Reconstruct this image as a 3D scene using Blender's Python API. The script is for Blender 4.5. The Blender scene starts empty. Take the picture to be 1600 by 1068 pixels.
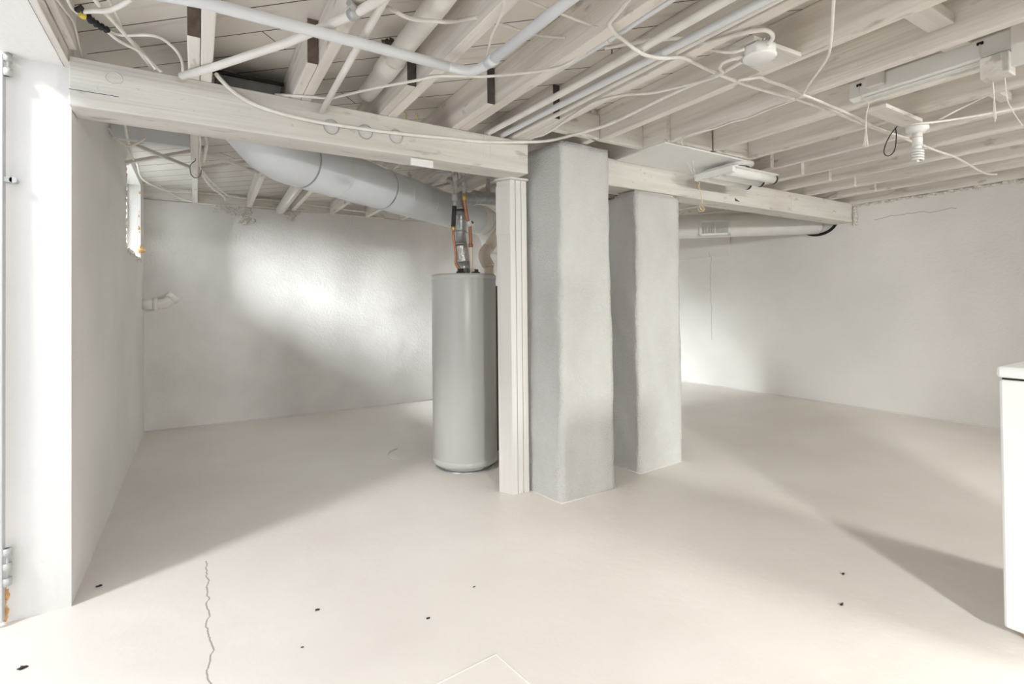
import bpy, math, random
from mathutils import Vector, Matrix
random.seed(7)
S = bpy.context.scene
COL = S.collection

# ------------------------------------------------------------------ camera
cam_d = bpy.data.cameras.new('camera')
cam_d.sensor_width = 36.0
cam_d.lens = 801.5 / 1600 * 36.0
cam_d.shift_y = -(534 - 467.53) / 1600
cam_d.clip_start = 0.02
cam = bpy.data.objects.new('camera', cam_d)
COL.objects.link(cam)
cam.matrix_world = Matrix((
    (0.8513264, 0.0025845, -0.5246300, 0.0),
    (-0.5245373, -0.0152343, -0.8512511, 0.0),
    (-0.0101924, 0.9998806, -0.0116137, 1.25),
    (0, 0, 0, 1)))
S.camera = cam

# ------------------------------------------------------------------ world + colour
W = bpy.data.worlds.new('sky'); S.world = W
W.use_nodes = True
bg = W.node_tree.nodes['Background']
bg.inputs[0].default_value = (0.86, 0.93, 1.0, 1)
bg.inputs[1].default_value = 1.0
S.view_settings.view_transform = 'Standard'
S.view_settings.look = 'None'
S.view_settings.gamma = 1.0
S.view_settings.use_curve_mapping = False
S.view_settings.exposure = 0.78
S.cycles.max_bounces = 14
S.cycles.diffuse_bounces = 10

def daylight(name, loc, target, size, power, col=(1, 1, 1), size_y=None):
    l = bpy.data.lights.new(name, 'AREA')
    l.shape = 'RECTANGLE'; l.size = size; l.size_y = size_y or size
    l.energy = power; l.color = col
    o = bpy.data.objects.new(name, l); COL.objects.link(o)
    o.location = loc
    o.rotation_euler = (Vector(target) - Vector(loc)).to_track_quat('-Z', 'Y').to_euler()
    return o
# daylight down the stairwell outside the open door
daylight('door_daylight', (-2.25, 1.98, 3.45), (0.9, 2.9, 0.0), 0.34, 58, (1.0, 0.965, 0.935))
# daylight outside the small window in the left wall
wd = daylight('window_daylight', (-4.5, 5.10, 3.55), (1.4, 5.9, 1.0), 1.7, 390, (0.97, 0.985, 1.0))
wd.data.spread = 1.3
# added daylight through an unseen back window, for the right wall patch
daylight('added_back_daylight', (3.0, 8.0, 3.4), (5.9, 5.0, 0.9), 0.5, 250, (1.0, 0.98, 0.95))
# unseen rear windows: first inferred from the freezer shadow, second added as fill
daylight('rear_daylight_fill', (-0.45, -4.1, 2.3), (2.4, 1.2, 0.4), 0.7, 520, (1.0, 0.965, 0.935))
daylight('rear_daylight_fill', (3.9, -4.1, 2.3), (2.6, 2.0, 0.8), 0.9, 290, (1.0, 0.965, 0.935))  # added fill lamp, no such window known

# ------------------------------------------------------------------ materials
MATS = {}
def mat(name, col, rough=0.6, dark=None, dark_amt=0.5, nscale=(6, 6, 6), bump=0.0, bscale=(30, 30, 30),
        metal=0.0, spec=0.4, bdist=0.01, lo=0.35, hi=0.75, detail=6, spots=None):
    if name in MATS: return MATS[name]
    m = bpy.data.materials.new(name); m.use_nodes = True
    nt = m.node_tree; N = nt.nodes; L = nt.links
    p = N['Principled BSDF']
    p.inputs['Roughness'].default_value = rough
    p.inputs['Metallic'].default_value = metal
    p.inputs['Specular IOR Level'].default_value = spec
    tc = N.new('ShaderNodeTexCoord'); oi = N.new('ShaderNodeObjectInfo')
    mul = N.new('ShaderNodeMath'); mul.operation = 'MULTIPLY'; mul.inputs[1].default_value = 43.0
    L.new(oi.outputs['Random'], mul.inputs[0])
    va = N.new('ShaderNodeVectorMath'); va.operation = 'ADD'
    L.new(tc.outputs['Object'], va.inputs[0]); L.new(mul.outputs[0], va.inputs[1])
    def noise(sc, det):
        mp = N.new('ShaderNodeMapping'); mp.inputs['Scale'].default_value = sc
        L.new(va.outputs[0], mp.inputs['Vector'])
        n = N.new('ShaderNodeTexNoise'); n.inputs['Scale'].default_value = 1.0
        n.inputs['Detail'].default_value = det
        L.new(mp.outputs[0], n.inputs['Vector'])
        return n
    n = noise(nscale, detail)
    r = N.new('ShaderNodeValToRGB')
    r.color_ramp.elements[0].position = lo; r.color_ramp.elements[1].position = hi
    d = dark or tuple(c * 0.9 for c in col)
    d = tuple(col[i] * (1 - dark_amt) + d[i] * dark_amt for i in range(3))
    r.color_ramp.elements[0].color = (*d, 1); r.color_ramp.elements[1].color = (*col, 1)
    L.new(n.outputs['Fac'], r.inputs[0]); out = r.outputs[0]
    if spots:                                   # scattered knots, scuffs and thin patches of paint
        for sc, t0, t1, amt in spots:
            k = noise(sc, 7)
            q = N.new('ShaderNodeMapRange'); q.inputs['From Min'].default_value = t0; q.inputs['From Max'].default_value = t1
            q.inputs['To Max'].default_value = amt; L.new(k.outputs['Fac'], q.inputs['Value'])
            mx = N.new('ShaderNodeMix'); mx.data_type = 'RGBA'
            L.new(q.outputs[0], mx.inputs[0]); L.new(out, mx.inputs[6]); mx.inputs[7].default_value = (0.30, 0.26, 0.22, 1)
            out = mx.outputs[2]
    L.new(out, p.inputs['Base Color'])
    if bump:
        b = noise(bscale, 5)
        bn = N.new('ShaderNodeBump'); bn.inputs['Strength'].default_value = bump
        bn.inputs['Distance'].default_value = bdist
        L.new(b.outputs['Fac'], bn.inputs['Height']); L.new(bn.outputs[0], p.inputs['Normal'])
    MATS[name] = m
    return m

WHITE = (0.80, 0.775, 0.74)
M_wall = mat('painted_rubble_plaster', (0.78, 0.765, 0.745), 0.85, (0.62, 0.60, 0.58), 0.7, (1.6, 1.6, 1.6), 0.35, (45, 45, 45), bdist=0.012, detail=9)
M_pillar = mat('painted_rough_stucco', (0.68, 0.675, 0.67), 0.9, (0.56, 0.55, 0.54), 0.75, (3.2, 3.2, 2.0), 0.75, (95, 95, 95), bdist=0.016, detail=9, spots=[((1.6, 1.6, .9), .60, .80, .35), ((45, 45, 45), .70, .78, .35)])
M_woodY = mat('painted_timber_along', (0.79, 0.755, 0.715), 0.6, (0.55, 0.51, 0.47), 0.7, (9, 0.9, 22), 0.5, (60, 2, 90), bdist=0.005, lo=0.30, hi=0.56, spots=[((16, 5, 16), .63, .72, .6), ((40, 1.2, 60), .66, .80, .5), ((2.5, 1.2, 3), .58, .85, .30)])
M_woodX = mat('painted_timber_across', (0.71, 0.69, 0.655), 0.6, (0.54, 0.51, 0.47), 0.7, (0.9, 9, 16), 0.55, (2, 60, 80), bdist=0.005, lo=0.30, hi=0.56, spots=[((5, 16, 16), .61, .70, .6), ((26, 60, 60), .68, .74, .5), ((1.2, 40, 60), .66, .80, .5), ((1.2, 2.5, 3), .58, .85, .30)])
M_woodZ = mat('painted_timber_upright', (0.72, 0.70, 0.675), 0.6, (0.6, 0.58, 0.55), 0.5, (16, 16, 0.9), 0.25, (70, 70, 2), bdist=0.004, lo=0.28, hi=0.52)
M_raw = mat('bare_brown_timber', (0.20, 0.15, 0.12), 0.8, (0.10, 0.075, 0.06), 0.8, (30, 30, 30), 0.3, (80, 80, 80))
M_rawg = mat('bare_grey_timber', (0.12, 0.105, 0.10), 0.8, (0.07, 0.06, 0.055), 0.8, (30, 30, 30), 0.3, (80, 80, 80))
M_pipe = mat('painted_steel_pipe', (0.85, 0.83, 0.795), 0.45, (0.66, 0.64, 0.60), 0.5, (12, 12, 12), 0.12, (60, 60, 60), bdist=0.003)
M_cool = mat('cool_white_painted_pipe', (0.74, 0.755, 0.785), 0.4, (0.66, 0.675, 0.71), 0.4, (10, 10, 10), 0.08, (60, 60, 60), bdist=0.003)
M_cable = mat('white_painted_cable', (0.87, 0.85, 0.82), 0.5, (0.62, 0.59, 0.54), 0.5, (18, 18, 18))
M_duct = mat('painted_sheet_metal', (0.66, 0.685, 0.71), 0.42, (0.58, 0.60, 0.62), 0.5, (4, 4, 4), 0.06, (20, 20, 20), bdist=0.004)
M_ductw = mat('white_painted_sheet_metal', (0.76, 0.76, 0.74), 0.45, (0.68, 0.67, 0.64), 0.5, (4, 4, 4))
M_galv = mat('galvanised_steel', (0.55, 0.57, 0.58), 0.32, (0.36, 0.38, 0.40), 0.7, (25, 25, 25), 0.2, (40, 40, 40), metal=0.7, bdist=0.004)
M_foil = mat('crinkled_aluminium', (0.72, 0.72, 0.70), 0.25, (0.45, 0.45, 0.44), 0.7, (40, 40, 40), 0.8, (60, 60, 60), metal=0.85, bdist=0.008)
M_boot = mat('dull_grey_sheet_metal', (0.30, 0.31, 0.32), 0.5, (0.16, 0.165, 0.17), 0.7, (8, 8, 8), 0.1, (20, 20, 20))
M_copper = mat('aged_copper', (0.62, 0.28, 0.16), 0.42, (0.30, 0.14, 0.09), 0.7, (20, 20, 14), metal=0.6)
M_brass = mat('brass', (0.62, 0.45, 0.16), 0.35, metal=0.7)
M_greyp = mat('grey_galvanised_fitting', (0.50, 0.49, 0.47), 0.5, (0.34, 0.33, 0.32), 0.6, (30, 30, 30))
M_insul = mat('black_pipe_wrap', (0.055, 0.05, 0.045), 0.75)
M_black = mat('black_rubber', (0.02, 0.02, 0.02), 0.6)
M_gap = mat('dark_gap', (0.015, 0.014, 0.013), 0.95)
M_yellow = mat('yellow_wire_nut', (0.75, 0.62, 0.10), 0.5)
M_tank = mat('grey_enamel_tank', (0.57, 0.57, 0.555), 0.3, (0.53, 0.53, 0.52), 0.5, (3, 3, 3), spec=0.5)
M_enamel = mat('white_appliance_enamel', (0.83, 0.84, 0.84), 0.3, (0.80, 0.81, 0.81), 0.5, (3, 3, 3))
M_cream = mat('cream_plastic_pipe', (0.86, 0.77, 0.65), 0.4, (0.80, 0.70, 0.58), 0.5, (8, 8, 8))
M_plast = mat('white_plastic', (0.84, 0.84, 0.83), 0.4)
M_tube = mat('frosted_glass_tube', (0.86, 0.86, 0.84), 0.2)
M_cord = mat('yellowed_pull_cord', (0.74, 0.58, 0.36), 0.7)
M_foam = mat('orange_expanding_foam', (0.72, 0.45, 0.20), 0.8, (0.5, 0.28, 0.1), 0.7, (60, 60, 60), 0.6, (60, 60, 60))
M_dirt = mat('dirt_chip', (0.05, 0.04, 0.035), 0.9)
M_hinge = mat('grey_painted_hinge', (0.50, 0.51, 0.50), 0.4, metal=0.3)
M_door = mat('grey_painted_door', (0.52, 0.53, 0.53), 0.5)
M_furn = mat('brown_painted_cabinet', (0.16, 0.11, 0.08), 0.5)
M_lump = mat('crumbling_plaster', (0.74, 0.71, 0.67), 0.9, (0.40, 0.37, 0.33), 0.8, (35, 35, 35), 0.6, (60, 60, 60), lo=0.3, hi=0.6)
M_greycap = mat('grey_painted_cap', (0.60, 0.60, 0.59), 0.5)
M_red = mat('red_line', (0.55, 0.2, 0.15), 0.5)

def glass_mat():
    m = bpy.data.materials.new('window_glass'); m.use_nodes = True
    nt = m.node_tree; N = nt.nodes; L = nt.links; N.remove(N['Principled BSDF'])
    tr = N.new('ShaderNodeBsdfTransparent'); tr.inputs[0].default_value = (0.95, 0.97, 0.96, 1)
    gl = N.new('ShaderNodeBsdfGlossy'); gl.inputs['Roughness'].default_value = 0.02
    fr = N.new('ShaderNodeFresnel'); fr.inputs[0].default_value = 1.35
    mx = N.new('ShaderNodeMixShader'); L.new(fr.outputs[0], mx.inputs[0])
    L.new(tr.outputs[0], mx.inputs[1]); L.new(gl.outputs[0], mx.inputs[2])
    L.new(mx.outputs[0], N['Material Output'].inputs[0])
    return m
M_glass = glass_mat()

def crack_fac(nt, pos, across, along, x0, lo, hi, amp, width, wob=9.0):
    """1 inside a thin wandering crack: |across - x0 - noise(along)| < width between lo and hi"""
    N, L = nt.nodes, nt.links
    sep = N.new('ShaderNodeSeparateXYZ'); L.new(pos, sep.inputs[0])
    a, b = sep.outputs[across], sep.outputs[along]
    n = N.new('ShaderNodeTexNoise'); n.noise_dimensions = '1D'
    n.inputs['Scale'].default_value = wob; n.inputs['Detail'].default_value = 6
    L.new(b, n.inputs['W'])
    def M(op, x, y, clamp=False):
        k = N.new('ShaderNodeMath'); k.operation = op; k.use_clamp = clamp
        for i, v in enumerate((x, y)):
            if v is None: continue
            if isinstance(v, (int, float)): k.inputs[i].default_value = v
            else: L.new(v, k.inputs[i])
        return k.outputs[0]
    off = M('MULTIPLY', M('SUBTRACT', n.outputs['Fac'], 0.5), amp)
    d = M('ABSOLUTE', M('SUBTRACT', M('SUBTRACT', a, x0), off), None)
    c = M('SUBTRACT', 1.0, M('DIVIDE', d, width), True)
    c = M('MULTIPLY', c, M('GREATER_THAN', b, lo)); c = M('MULTIPLY', c, M('LESS_THAN', b, hi))
    return c

def shell_mat(name, col, dark, rough, nscale, bump, bscale, bdist, cracks=(), crack_col=(0.25, 0.22, 0.2), stretch=(1, 1, 1)):
    m = bpy.data.materials.new(name); m.use_nodes = True
    nt = m.node_tree; N = nt.nodes; L = nt.links; p = N['Principled BSDF']
    p.inputs['Roughness'].default_value = rough
    g = N.new('ShaderNodeNewGeometry'); pos = g.outputs['Position']
    mp = N.new('ShaderNodeMapping'); mp.inputs['Scale'].default_value = stretch
    L.new(pos, mp.inputs[0])
    n = N.new('ShaderNodeTexNoise'); n.inputs['Scale'].default_value = nscale; n.inputs['Detail'].default_value = 9
    L.new(mp.outputs[0], n.inputs['Vector'])
    r = N.new('ShaderNodeValToRGB'); r.color_ramp.elements[0].position = 0.35; r.color_ramp.elements[1].position = 0.68
    r.color_ramp.elements[0].color = (*dark, 1); r.color_ramp.elements[1].color = (*col, 1)
    L.new(n.outputs['Fac'], r.inputs[0]); out = r.outputs[0]
    for c in cracks:
        f = crack_fac(nt, pos, *c)
        mx = N.new('ShaderNodeMix'); mx.data_type = 'RGBA'
        L.new(f, mx.inputs[0]); L.new(out, mx.inputs[6]); mx.inputs[7].default_value = (*crack_col, 1)
        out = mx.outputs[2]
    L.new(out, p.inputs['Base Color'])
    b1 = N.new('ShaderNodeTexNoise'); b1.inputs['Scale'].default_value = bscale; b1.inputs['Detail'].default_value = 4
    L.new(pos, b1.inputs['Vector'])
    b2 = N.new('ShaderNodeTexNoise'); b2.inputs['Scale'].default_value = bscale / 9; b2.inputs['Detail'].default_value = 3
    L.new(pos, b2.inputs['Vector'])
    ad = N.new('ShaderNodeMath'); ad.operation = 'MULTIPLY_ADD'; ad.inputs[1].default_value = 2.0
    L.new(b2.outputs['Fac'], ad.inputs[0]); L.new(b1.outputs['Fac'], ad.inputs[2])
    bn = N.new('ShaderNodeBump'); bn.inputs['Strength'].default_value = bump; bn.inputs['Distance'].default_value = bdist
    L.new(ad.outputs[0], bn.inputs['Height']); L.new(bn.outputs[0], p.inputs['Normal'])
    return m
M_floor = shell_mat('painted_concrete_floor', (0.80, 0.765, 0.73), (0.74, 0.70, 0.66), 0.42, 1.3, 0.12, 14, 0.02,
    cracks=[(0, 1, 0.04, 1.6, 2.98, 0.05, 0.0045, 7.0)])
M_wallb = shell_mat('painted_plaster_back', (0.79, 0.775, 0.765), (0.67, 0.65, 0.64), 0.85, 1.4, 0.26, 48, 0.012)
M_wallr = shell_mat('painted_plaster_right', (0.79, 0.775, 0.765), (0.71, 0.695, 0.68), 0.85, 1.0, 0.25, 48, 0.010,
    cracks=[(1, 2, 4.57, 0.75, 1.95, 0.10, 0.004, 3.0), (2, 1, 2.11, 1.88, 2.56, 0.16, 0.004, 2.0)])
M_walll = shell_mat('painted_plaster_left', (0.80, 0.785, 0.77), (0.72, 0.705, 0.69), 0.8, 1.2, 0.25, 40, 0.010)

def plank_mat():
    m = bpy.data.materials.new('painted_diagonal_boards'); m.use_nodes = True
    nt = m.node_tree; N = nt.nodes; L = nt.links; p = N['Principled BSDF']
    p.inputs['Roughness'].default_value = 0.7
    g = N.new('ShaderNodeNewGeometry')
    mp = N.new('ShaderNodeMapping'); mp.inputs['Rotation'].default_value = (0, 0, math.radians(43))
    L.new(g.outputs['Position'], mp.inputs[0])
    br = N.new('ShaderNodeTexBrick')
    br.inputs['Scale'].default_value = 1.0; br.inputs['Brick Width'].default_value = 3.1
    br.inputs['Row Height'].default_value = 0.17; br.inputs['Mortar Size'].default_value = 0.003
    br.inputs['Mortar Smooth'].default_value = 0.1
    br.inputs['Color1'].default_value = (0.74, 0.71, 0.665, 1); br.inputs['Color2'].default_value = (0.70, 0.67, 0.63, 1)
    br.inputs['Mortar'].default_value = (0.07, 0.055, 0.045, 1)
    L.new(mp.outputs[0], br.inputs['Vector'])
    mp2 = N.new('ShaderNodeMapping'); mp2.inputs['Scale'].default_value = (2.2, 16, 2)
    L.new(mp.outputs[0], mp2.inputs[0])
    n = N.new('ShaderNodeTexNoise'); n.inputs['Scale'].default_value = 1.0; n.inputs['Detail'].default_value = 7
    L.new(mp2.outputs[0], n.inputs['Vector'])
    r = N.new('ShaderNodeValToRGB'); r.color_ramp.elements[0].position = 0.27; r.color_ramp.elements[1].position = 0.42
    r.color_ramp.elements[0].color = (0.80, 0.78, 0.76, 1); r.color_ramp.elements[1].color = (1, 1, 1, 1)
    L.new(n.outputs['Fac'], r.inputs[0])
    mx = N.new('ShaderNodeMix'); mx.data_type = 'RGBA'; mx.blend_type = 'MULTIPLY'; mx.inputs[0].default_value = 1
    L.new(br.outputs['Color'], mx.inputs[6]); L.new(r.outputs[0], mx.inputs[7])
    L.new(mx.outputs[2], p.inputs['Base Color'])
    bn = N.new('ShaderNodeBump'); bn.inputs['Strength'].default_value = 0.5; bn.inputs['Distance'].default_value = 0.01
    bn.invert = True
    L.new(br.outputs['Fac'], bn.inputs['Height']); L.new(bn.outputs[0], p.inputs['Normal'])
    return m
M_plank = plank_mat()

# ------------------------------------------------------------------ mesh helpers
class MB:
    def __init__(s): s.v = []; s.f = []; s.sm = []
    def add(s, vs, fs, smooth=False):
        k = len(s.v); s.v += [Vector(p) for p in vs]
        for f in fs: s.f.append([k + i for i in f]); s.sm.append(smooth)
        return s
    def box(s, a, b):
        (x0, y0, z0), (x1, y1, z1) = a, b
        return s.hexa([(x0, y0), (x1, y0), (x1, y1), (x0, y1)], z0, z1)
    def hexa(s, q, z0, z1, top=None):
        """prism over a counter-clockwise outline q, optional other outline on top"""
        t = top or q; n = len(q)
        vs = [(x, y, z0) for x, y in q] + [(x, y, z1) for x, y in t]
        fs = [list(range(n))[::-1], list(range(n, 2 * n))] + [[i, (i + 1) % n, n + (i + 1) % n, n + i] for i in range(n)]
        return s.add(vs, fs)
    def bar(s, p, q, w, h, up=(0, 0, 1)):
        p, q = Vector(p), Vector(q); d = (q - p).normalized(); up = Vector(up)
        sx = d.cross(up).normalized() * w / 2; sy = sx.cross(d).normalized() * h / 2
        vs = [e + a * sx + b * sy for e in (p, q) for a, b in ((-1, -1), (1, -1), (1, 1), (-1, 1))]
        return s.add(vs, [[3, 2, 1, 0], [4, 5, 6, 7], [0, 1, 5, 4], [1, 2, 6, 5], [2, 3, 7, 6], [3, 0, 4, 7]])
    def tube(s, path, r, seg=10, cap=True):
        P = [Vector(p) for p in path]; n = len(P)
        rr = r if isinstance(r, (list, tuple)) else [r] * n
        T = []
        for i in range(n):
            a = P[max(i - 1, 0)]; b = P[min(i + 1, n - 1)]; T.append((b - a).normalized())
        u = T[0].orthogonal().normalized(); vs = []; fs = []
        for i in range(n):
            u = (u - T[i] * u.dot(T[i])).normalized(); w = T[i].cross(u)
            for k in range(seg):
                t = 2 * math.pi * k / seg
                vs.append(P[i] + (u * math.cos(t) + w * math.sin(t)) * rr[i])
        for i in range(n - 1):
            for k in range(seg):
                a = i * seg + k; b = i * seg + (k + 1) % seg
                fs.append([a, b, b + seg, a + seg])
        s.add(vs, fs, True)
        if cap:
            k0 = len(s.v) - n * seg
            s.f.append([k0 + i for i in range(seg)][::-1]); s.sm.append(False)
            s.f.append([k0 + (n - 1) * seg + i for i in range(seg)]); s.sm.append(False)
        return s
    def lathe(s, c, prof, seg=48, axis=(0, 0, 1), smooth=True):
        """prof: list of (radius, height) from bottom to top along axis from point c"""
        c = Vector(c); a = Vector(axis).normalized(); u = a.orthogonal().normalized(); w = a.cross(u)
        vs = []; fs = []; n = len(prof)
        for r, h in prof:
            for k in range(seg):
                t = 2 * math.pi * k / seg
                vs.append(c + a * h + (u * math.cos(t) + w * math.sin(t)) * max(r, 1e-4))
        for i in range(n - 1):
            for k in range(seg):
                p = i * seg + k; q = i * seg + (k + 1) % seg
                fs.append([p, q, q + seg, p + seg])
        s.add(vs, fs, smooth)
        return s
    def lump(s, c, r, sq=(1, 1, 1)):
        import bmesh
        bm = bmesh.new(); bmesh.ops.create_icosphere(bm, subdivisions=2, radius=1)
        vs = []
        ph = [random.uniform(0, 6) for _ in range(3)]
        for v in bm.verts:
            k = 1 + 0.25 * math.sin(3 * v.co.x + ph[0]) * math.cos(4 * v.co.y + ph[1]) + 0.15 * math.sin(6 * v.co.z + ph[2])
            k *= random.uniform(.62, 1.25); vs.append([c[i] + v.co[i] * k * r * sq[i] for i in range(3)])
        fs = [[v.index for v in f.verts] for f in bm.faces]
        bm.free(); return s.add(vs, fs)
    def build(s, name, m, parent=None, bevel=0.0, origin=None):
        me = bpy.data.meshes.new(name)
        if parent is not None: o0 = parent_world(parent)
        elif origin is not None: o0 = Vector(origin)
        else:
            xs = [v.x for v in s.v]; ys = [v.y for v in s.v]; zs = [v.z for v in s.v]
            o0 = Vector(((min(xs) + max(xs)) / 2, (min(ys) + max(ys)) / 2, min(zs)))
        me.from_pydata([tuple(v - o0) for v in s.v], [], s.f)
        me.polygons.foreach_set('use_smooth', s.sm)
        me.materials.append(m); me.update()
        ob = bpy.data.objects.new(name, me); COL.objects.link(ob)
        if parent is not None: ob.parent = parent
        else: ob.location = o0
        if bevel:
            b = ob.modifiers.new('bevel', 'BEVEL'); b.width = bevel; b.segments = 2; b.limit_method = 'ANGLE'
        return ob

def parent_world(p):
    v = Vector(p.location)
    while p.parent: p = p.parent; v += Vector(p.location)
    return v

def thing(name, label, cat, loc, group=None):
    o = bpy.data.objects.new(name, None); COL.objects.link(o)
    o.location = loc; o.empty_display_size = 0.1
    o['label'] = label; o['category'] = cat
    if group: o['group'] = group
    return o
def tag(o, label, cat, group=None):
    o['label'] = label; o['category'] = cat
    if group: o['group'] = group
    return o
def struct(o): o['kind'] = 'structure'; return o
def note(o, label): o['label'] = label; return o

def smooth_path(pts, n=6):
    P = [Vector(p) for p in pts]
    if len(P) < 3: return P
    out = []
    for i in range(len(P) - 1):
        p0 = P[max(i - 1, 0)]; p1 = P[i]; p2 = P[i + 1]; p3 = P[min(i + 2, len(P) - 1)]
        for k in range(n):
            t = k / n
            out.append(0.5 * ((2 * p1) + (p2 - p0) * t + (2 * p0 - 5 * p1 + 4 * p2 - p3) * t * t + (3 * p1 - p0 - 3 * p2 + p3) * t ** 3))
    out.append(P[-1]); return out
def cable(name, pts, r, label, cat='cable', m=None, group=None, seg=8, parent=None, smooth=True):
    b = MB().tube(smooth_path(pts) if smooth else pts, r, seg)
    o = b.build(name, m or M_cable, parent)
    if parent is None: tag(o, label, cat, group)
    return o

# ------------------------------------------------------------------ room shell
XL, XR, YB, YF = -0.45, 6.03, 6.40, -3.30
ZB, ZT = 2.305, 2.50           # underside of joists, underside of boards
def fz(x):                      # the floor rises a little towards the right wall
    t = min(max((x - 3.4) / (XR - 3.4), 0), 1); return 0.12 * t * t * (3 - 2 * t)

b = MB(); xs = [-0.72 + (6.2 + 0.72) * i / 60 for i in range(61)]; ys = [YF - 0.2, 0, 3, YB + 0.2]
vs = [(x, y, fz(x)) for x in xs for y in ys]; nY = len(ys)
fs = [[i * nY + j, (i + 1) * nY + j, (i + 1) * nY + j + 1, i * nY + j + 1] for i in range(60) for j in range(nY - 1)]
b.add(vs, fs, True)
struct(b.build('floor', M_floor, origin=(0, 0, 0)))
# stairwell floor outside the door and the ground outside
struct(MB().box((-3.6, 0.2, -0.25), (-0.70, 3.6, -0.02)).build('floor_areaway', M_floor, origin=(0, 0, 0)))

# left wall, far part with the window hole; near end is the door reveal
WY0, WY1, WZ0, WZ1 = 4.86, 6.06, 1.72, 2.44
b = MB()
b.box((-0.66, 2.835, 0), (XL, WY0, ZT)); b.box((-0.66, WY1, 0), (XL, YB + .2, ZT))
b.box((-0.66, WY0, 0), (XL, WY1, WZ0)); b.box((-0.66, WY0, WZ1), (XL, WY1, ZT))
struct(b.build('wall_left', M_walll, origin=(0, 0, 0)))
# left wall on the camera side of the door, and the lintel over the door
b = MB(); b.box((-0.66, YF - .2, 0), (XL, 1.25, ZT)); b.box((-0.66, 1.25, 2.283), (-0.475, 2.835, ZT))
struct(b.build('wall_left_near', M_walll, origin=(0, 0, 0)))
# back wall with an unseen window added to light the right wall
b = MB(); bx0, bx1, bz0, bz1 = 4.14, 4.95, 1.66, 2.28
b.box((XL - .2, YB, -.05), (bx0, YB + .2, 2.37)); b.box((bx1, YB, -.05), (XR + .2, YB + .2, 2.37))
b.box((bx0, YB, -.05), (bx1, YB + .2, bz0)); b.box((bx0, YB, bz1), (bx1, YB + .2, 2.37))
b.box((XL - .2, YB + .03, 2.37), (XR + .2, YB + .2, ZT))
struct(b.build('wall_back', M_wallb, origin=(0, 0, 0)))
b = MB(); b.box((XR, YF - .2, 0), (XR + .2, YB + .2, 2.285)); b.box((XR + .02, YF - .2, 2.285), (XR + .2, YB + .2, ZT))
struct(b.build('wall_right', M_wallr, origin=(0, 0, 0)))
# wall behind the camera with two window openings, the second added for fill light
b = MB(); x = XL - .2
for (w0, w1) in ((-0.2, 1.0), (3.2, 4.4)):
    b.box((x, YF - .2, 0), (w0, YF, ZT)); b.box((w0, YF - .2, 0), (w1, YF, 1.15)); b.box((w0, YF - .2, 2.2), (w1, YF, ZT)); x = w1
b.box((x, YF - .2, 0), (XR + .2, YF, ZT))
struct(b.build('wall_front', M_walll, origin=(0, 0, 0)))
struct(MB().box((XL - .25, YF - .2, ZT), (XR + .2, YB + .2, ZT + .05)).build('ceiling', M_plank, origin=(0, 0, 0)))

# windows
def window(name, c0, c1, axis, mull, foam=False):
    """frame + mullions + pane in the opening c0..c1; axis is the wall normal"""
    root = struct(bpy.data.objects.new(name, None)); COL.objects.link(root)
    root.location = [(c0[i] + c1[i]) / 2 if i < 2 else c0[2] for i in range(3)]
    h = 1 - axis; t = 0.045
    f = MB()
    def bx(h0, h1, z0, z1, d0, d1):
        a = [0, 0, z0]; c = [0, 0, z1]; a[h] = h0; c[h] = h1; a[axis] = d0; c[axis] = d1; f.box(a, c)
    d0, d1 = c0[axis], c1[axis]; h0, h1 = c0[h], c1[h]; z0, z1 = c0[2], c1[2]
    bx(h0, h1, z0, z0 + t, d0, d1); bx(h0, h1, z1 - t, z1, d0, d1)
    bx(h0, h0 + t, z0 + t, z1 - t, d0, d1); bx(h1 - t, h1, z0 + t, z1 - t, d0, d1)
    fr = f.build('window_frame', M_plast, root, 0.003)
    for k in range(1, mull + 1):
        f = MB(); m = h0 + (h1 - h0) * k / (mull + 1)
        bx(m - .018, m + .018, z0 + t, z1 - t, d0 + .01, d1 - .01); f.build('mullion', M_plast, root, 0.003)
    f = MB(); dm = (d0 + d1) / 2
    bx(h0 + t * .8, h1 - t * .8, z0 + t * .8, z1 - t * .8, dm - .002, dm + .002)
    f.build('pane', M_glass, root)
    return root
w1 = window('window_1', (-0.60, WY0, WZ0), (-0.55, WY1, WZ1), 0, 2)
b = MB()
for k in (0, 1, 2, 5, 6, 9, 10, 11, 15): b.lump((-0.458 + random.uniform(-.01, .004), WY1 + .004 + random.uniform(-.01, .006), 1.80 + k * .038), random.uniform(.008, .016), (.6, .7, 1.6))
b.lump((-0.445, WY1 + .015, 1.82), .028)
note(b.build('foam_seal', M_foam, w1), 'orange expanding foam around the window')
b = MB()
for k in range(26): b.lump((-0.452, WY0 + .02 + k * .048, 1.715 + random.uniform(-.02, .01)), random.uniform(.02, .032), (.35, 1, .7))
for k in range(14): b.lump((-0.452, WY0 - .005 + random.uniform(-.01, .01), 1.74 + k * .048), random.uniform(.018, .03), (.35, .7, 1))
b.build('broken_plaster_edge', M_lump, w1)
window('added_window_2', (bx0, YB + .1, bz0), (bx1, YB + .15, bz1), 1, 1)  # unseen window, placed to shape the bright patch on the right wall
window('window_3', (-0.2, YF - .12, 1.15), (1.0, YF - .07, 2.2), 1, 1)
window('added_window_4', (3.2, YF - .12, 1.15), (4.4, YF - .07, 2.2), 1, 1)  # unseen window added for the fill lamp behind it

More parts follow.
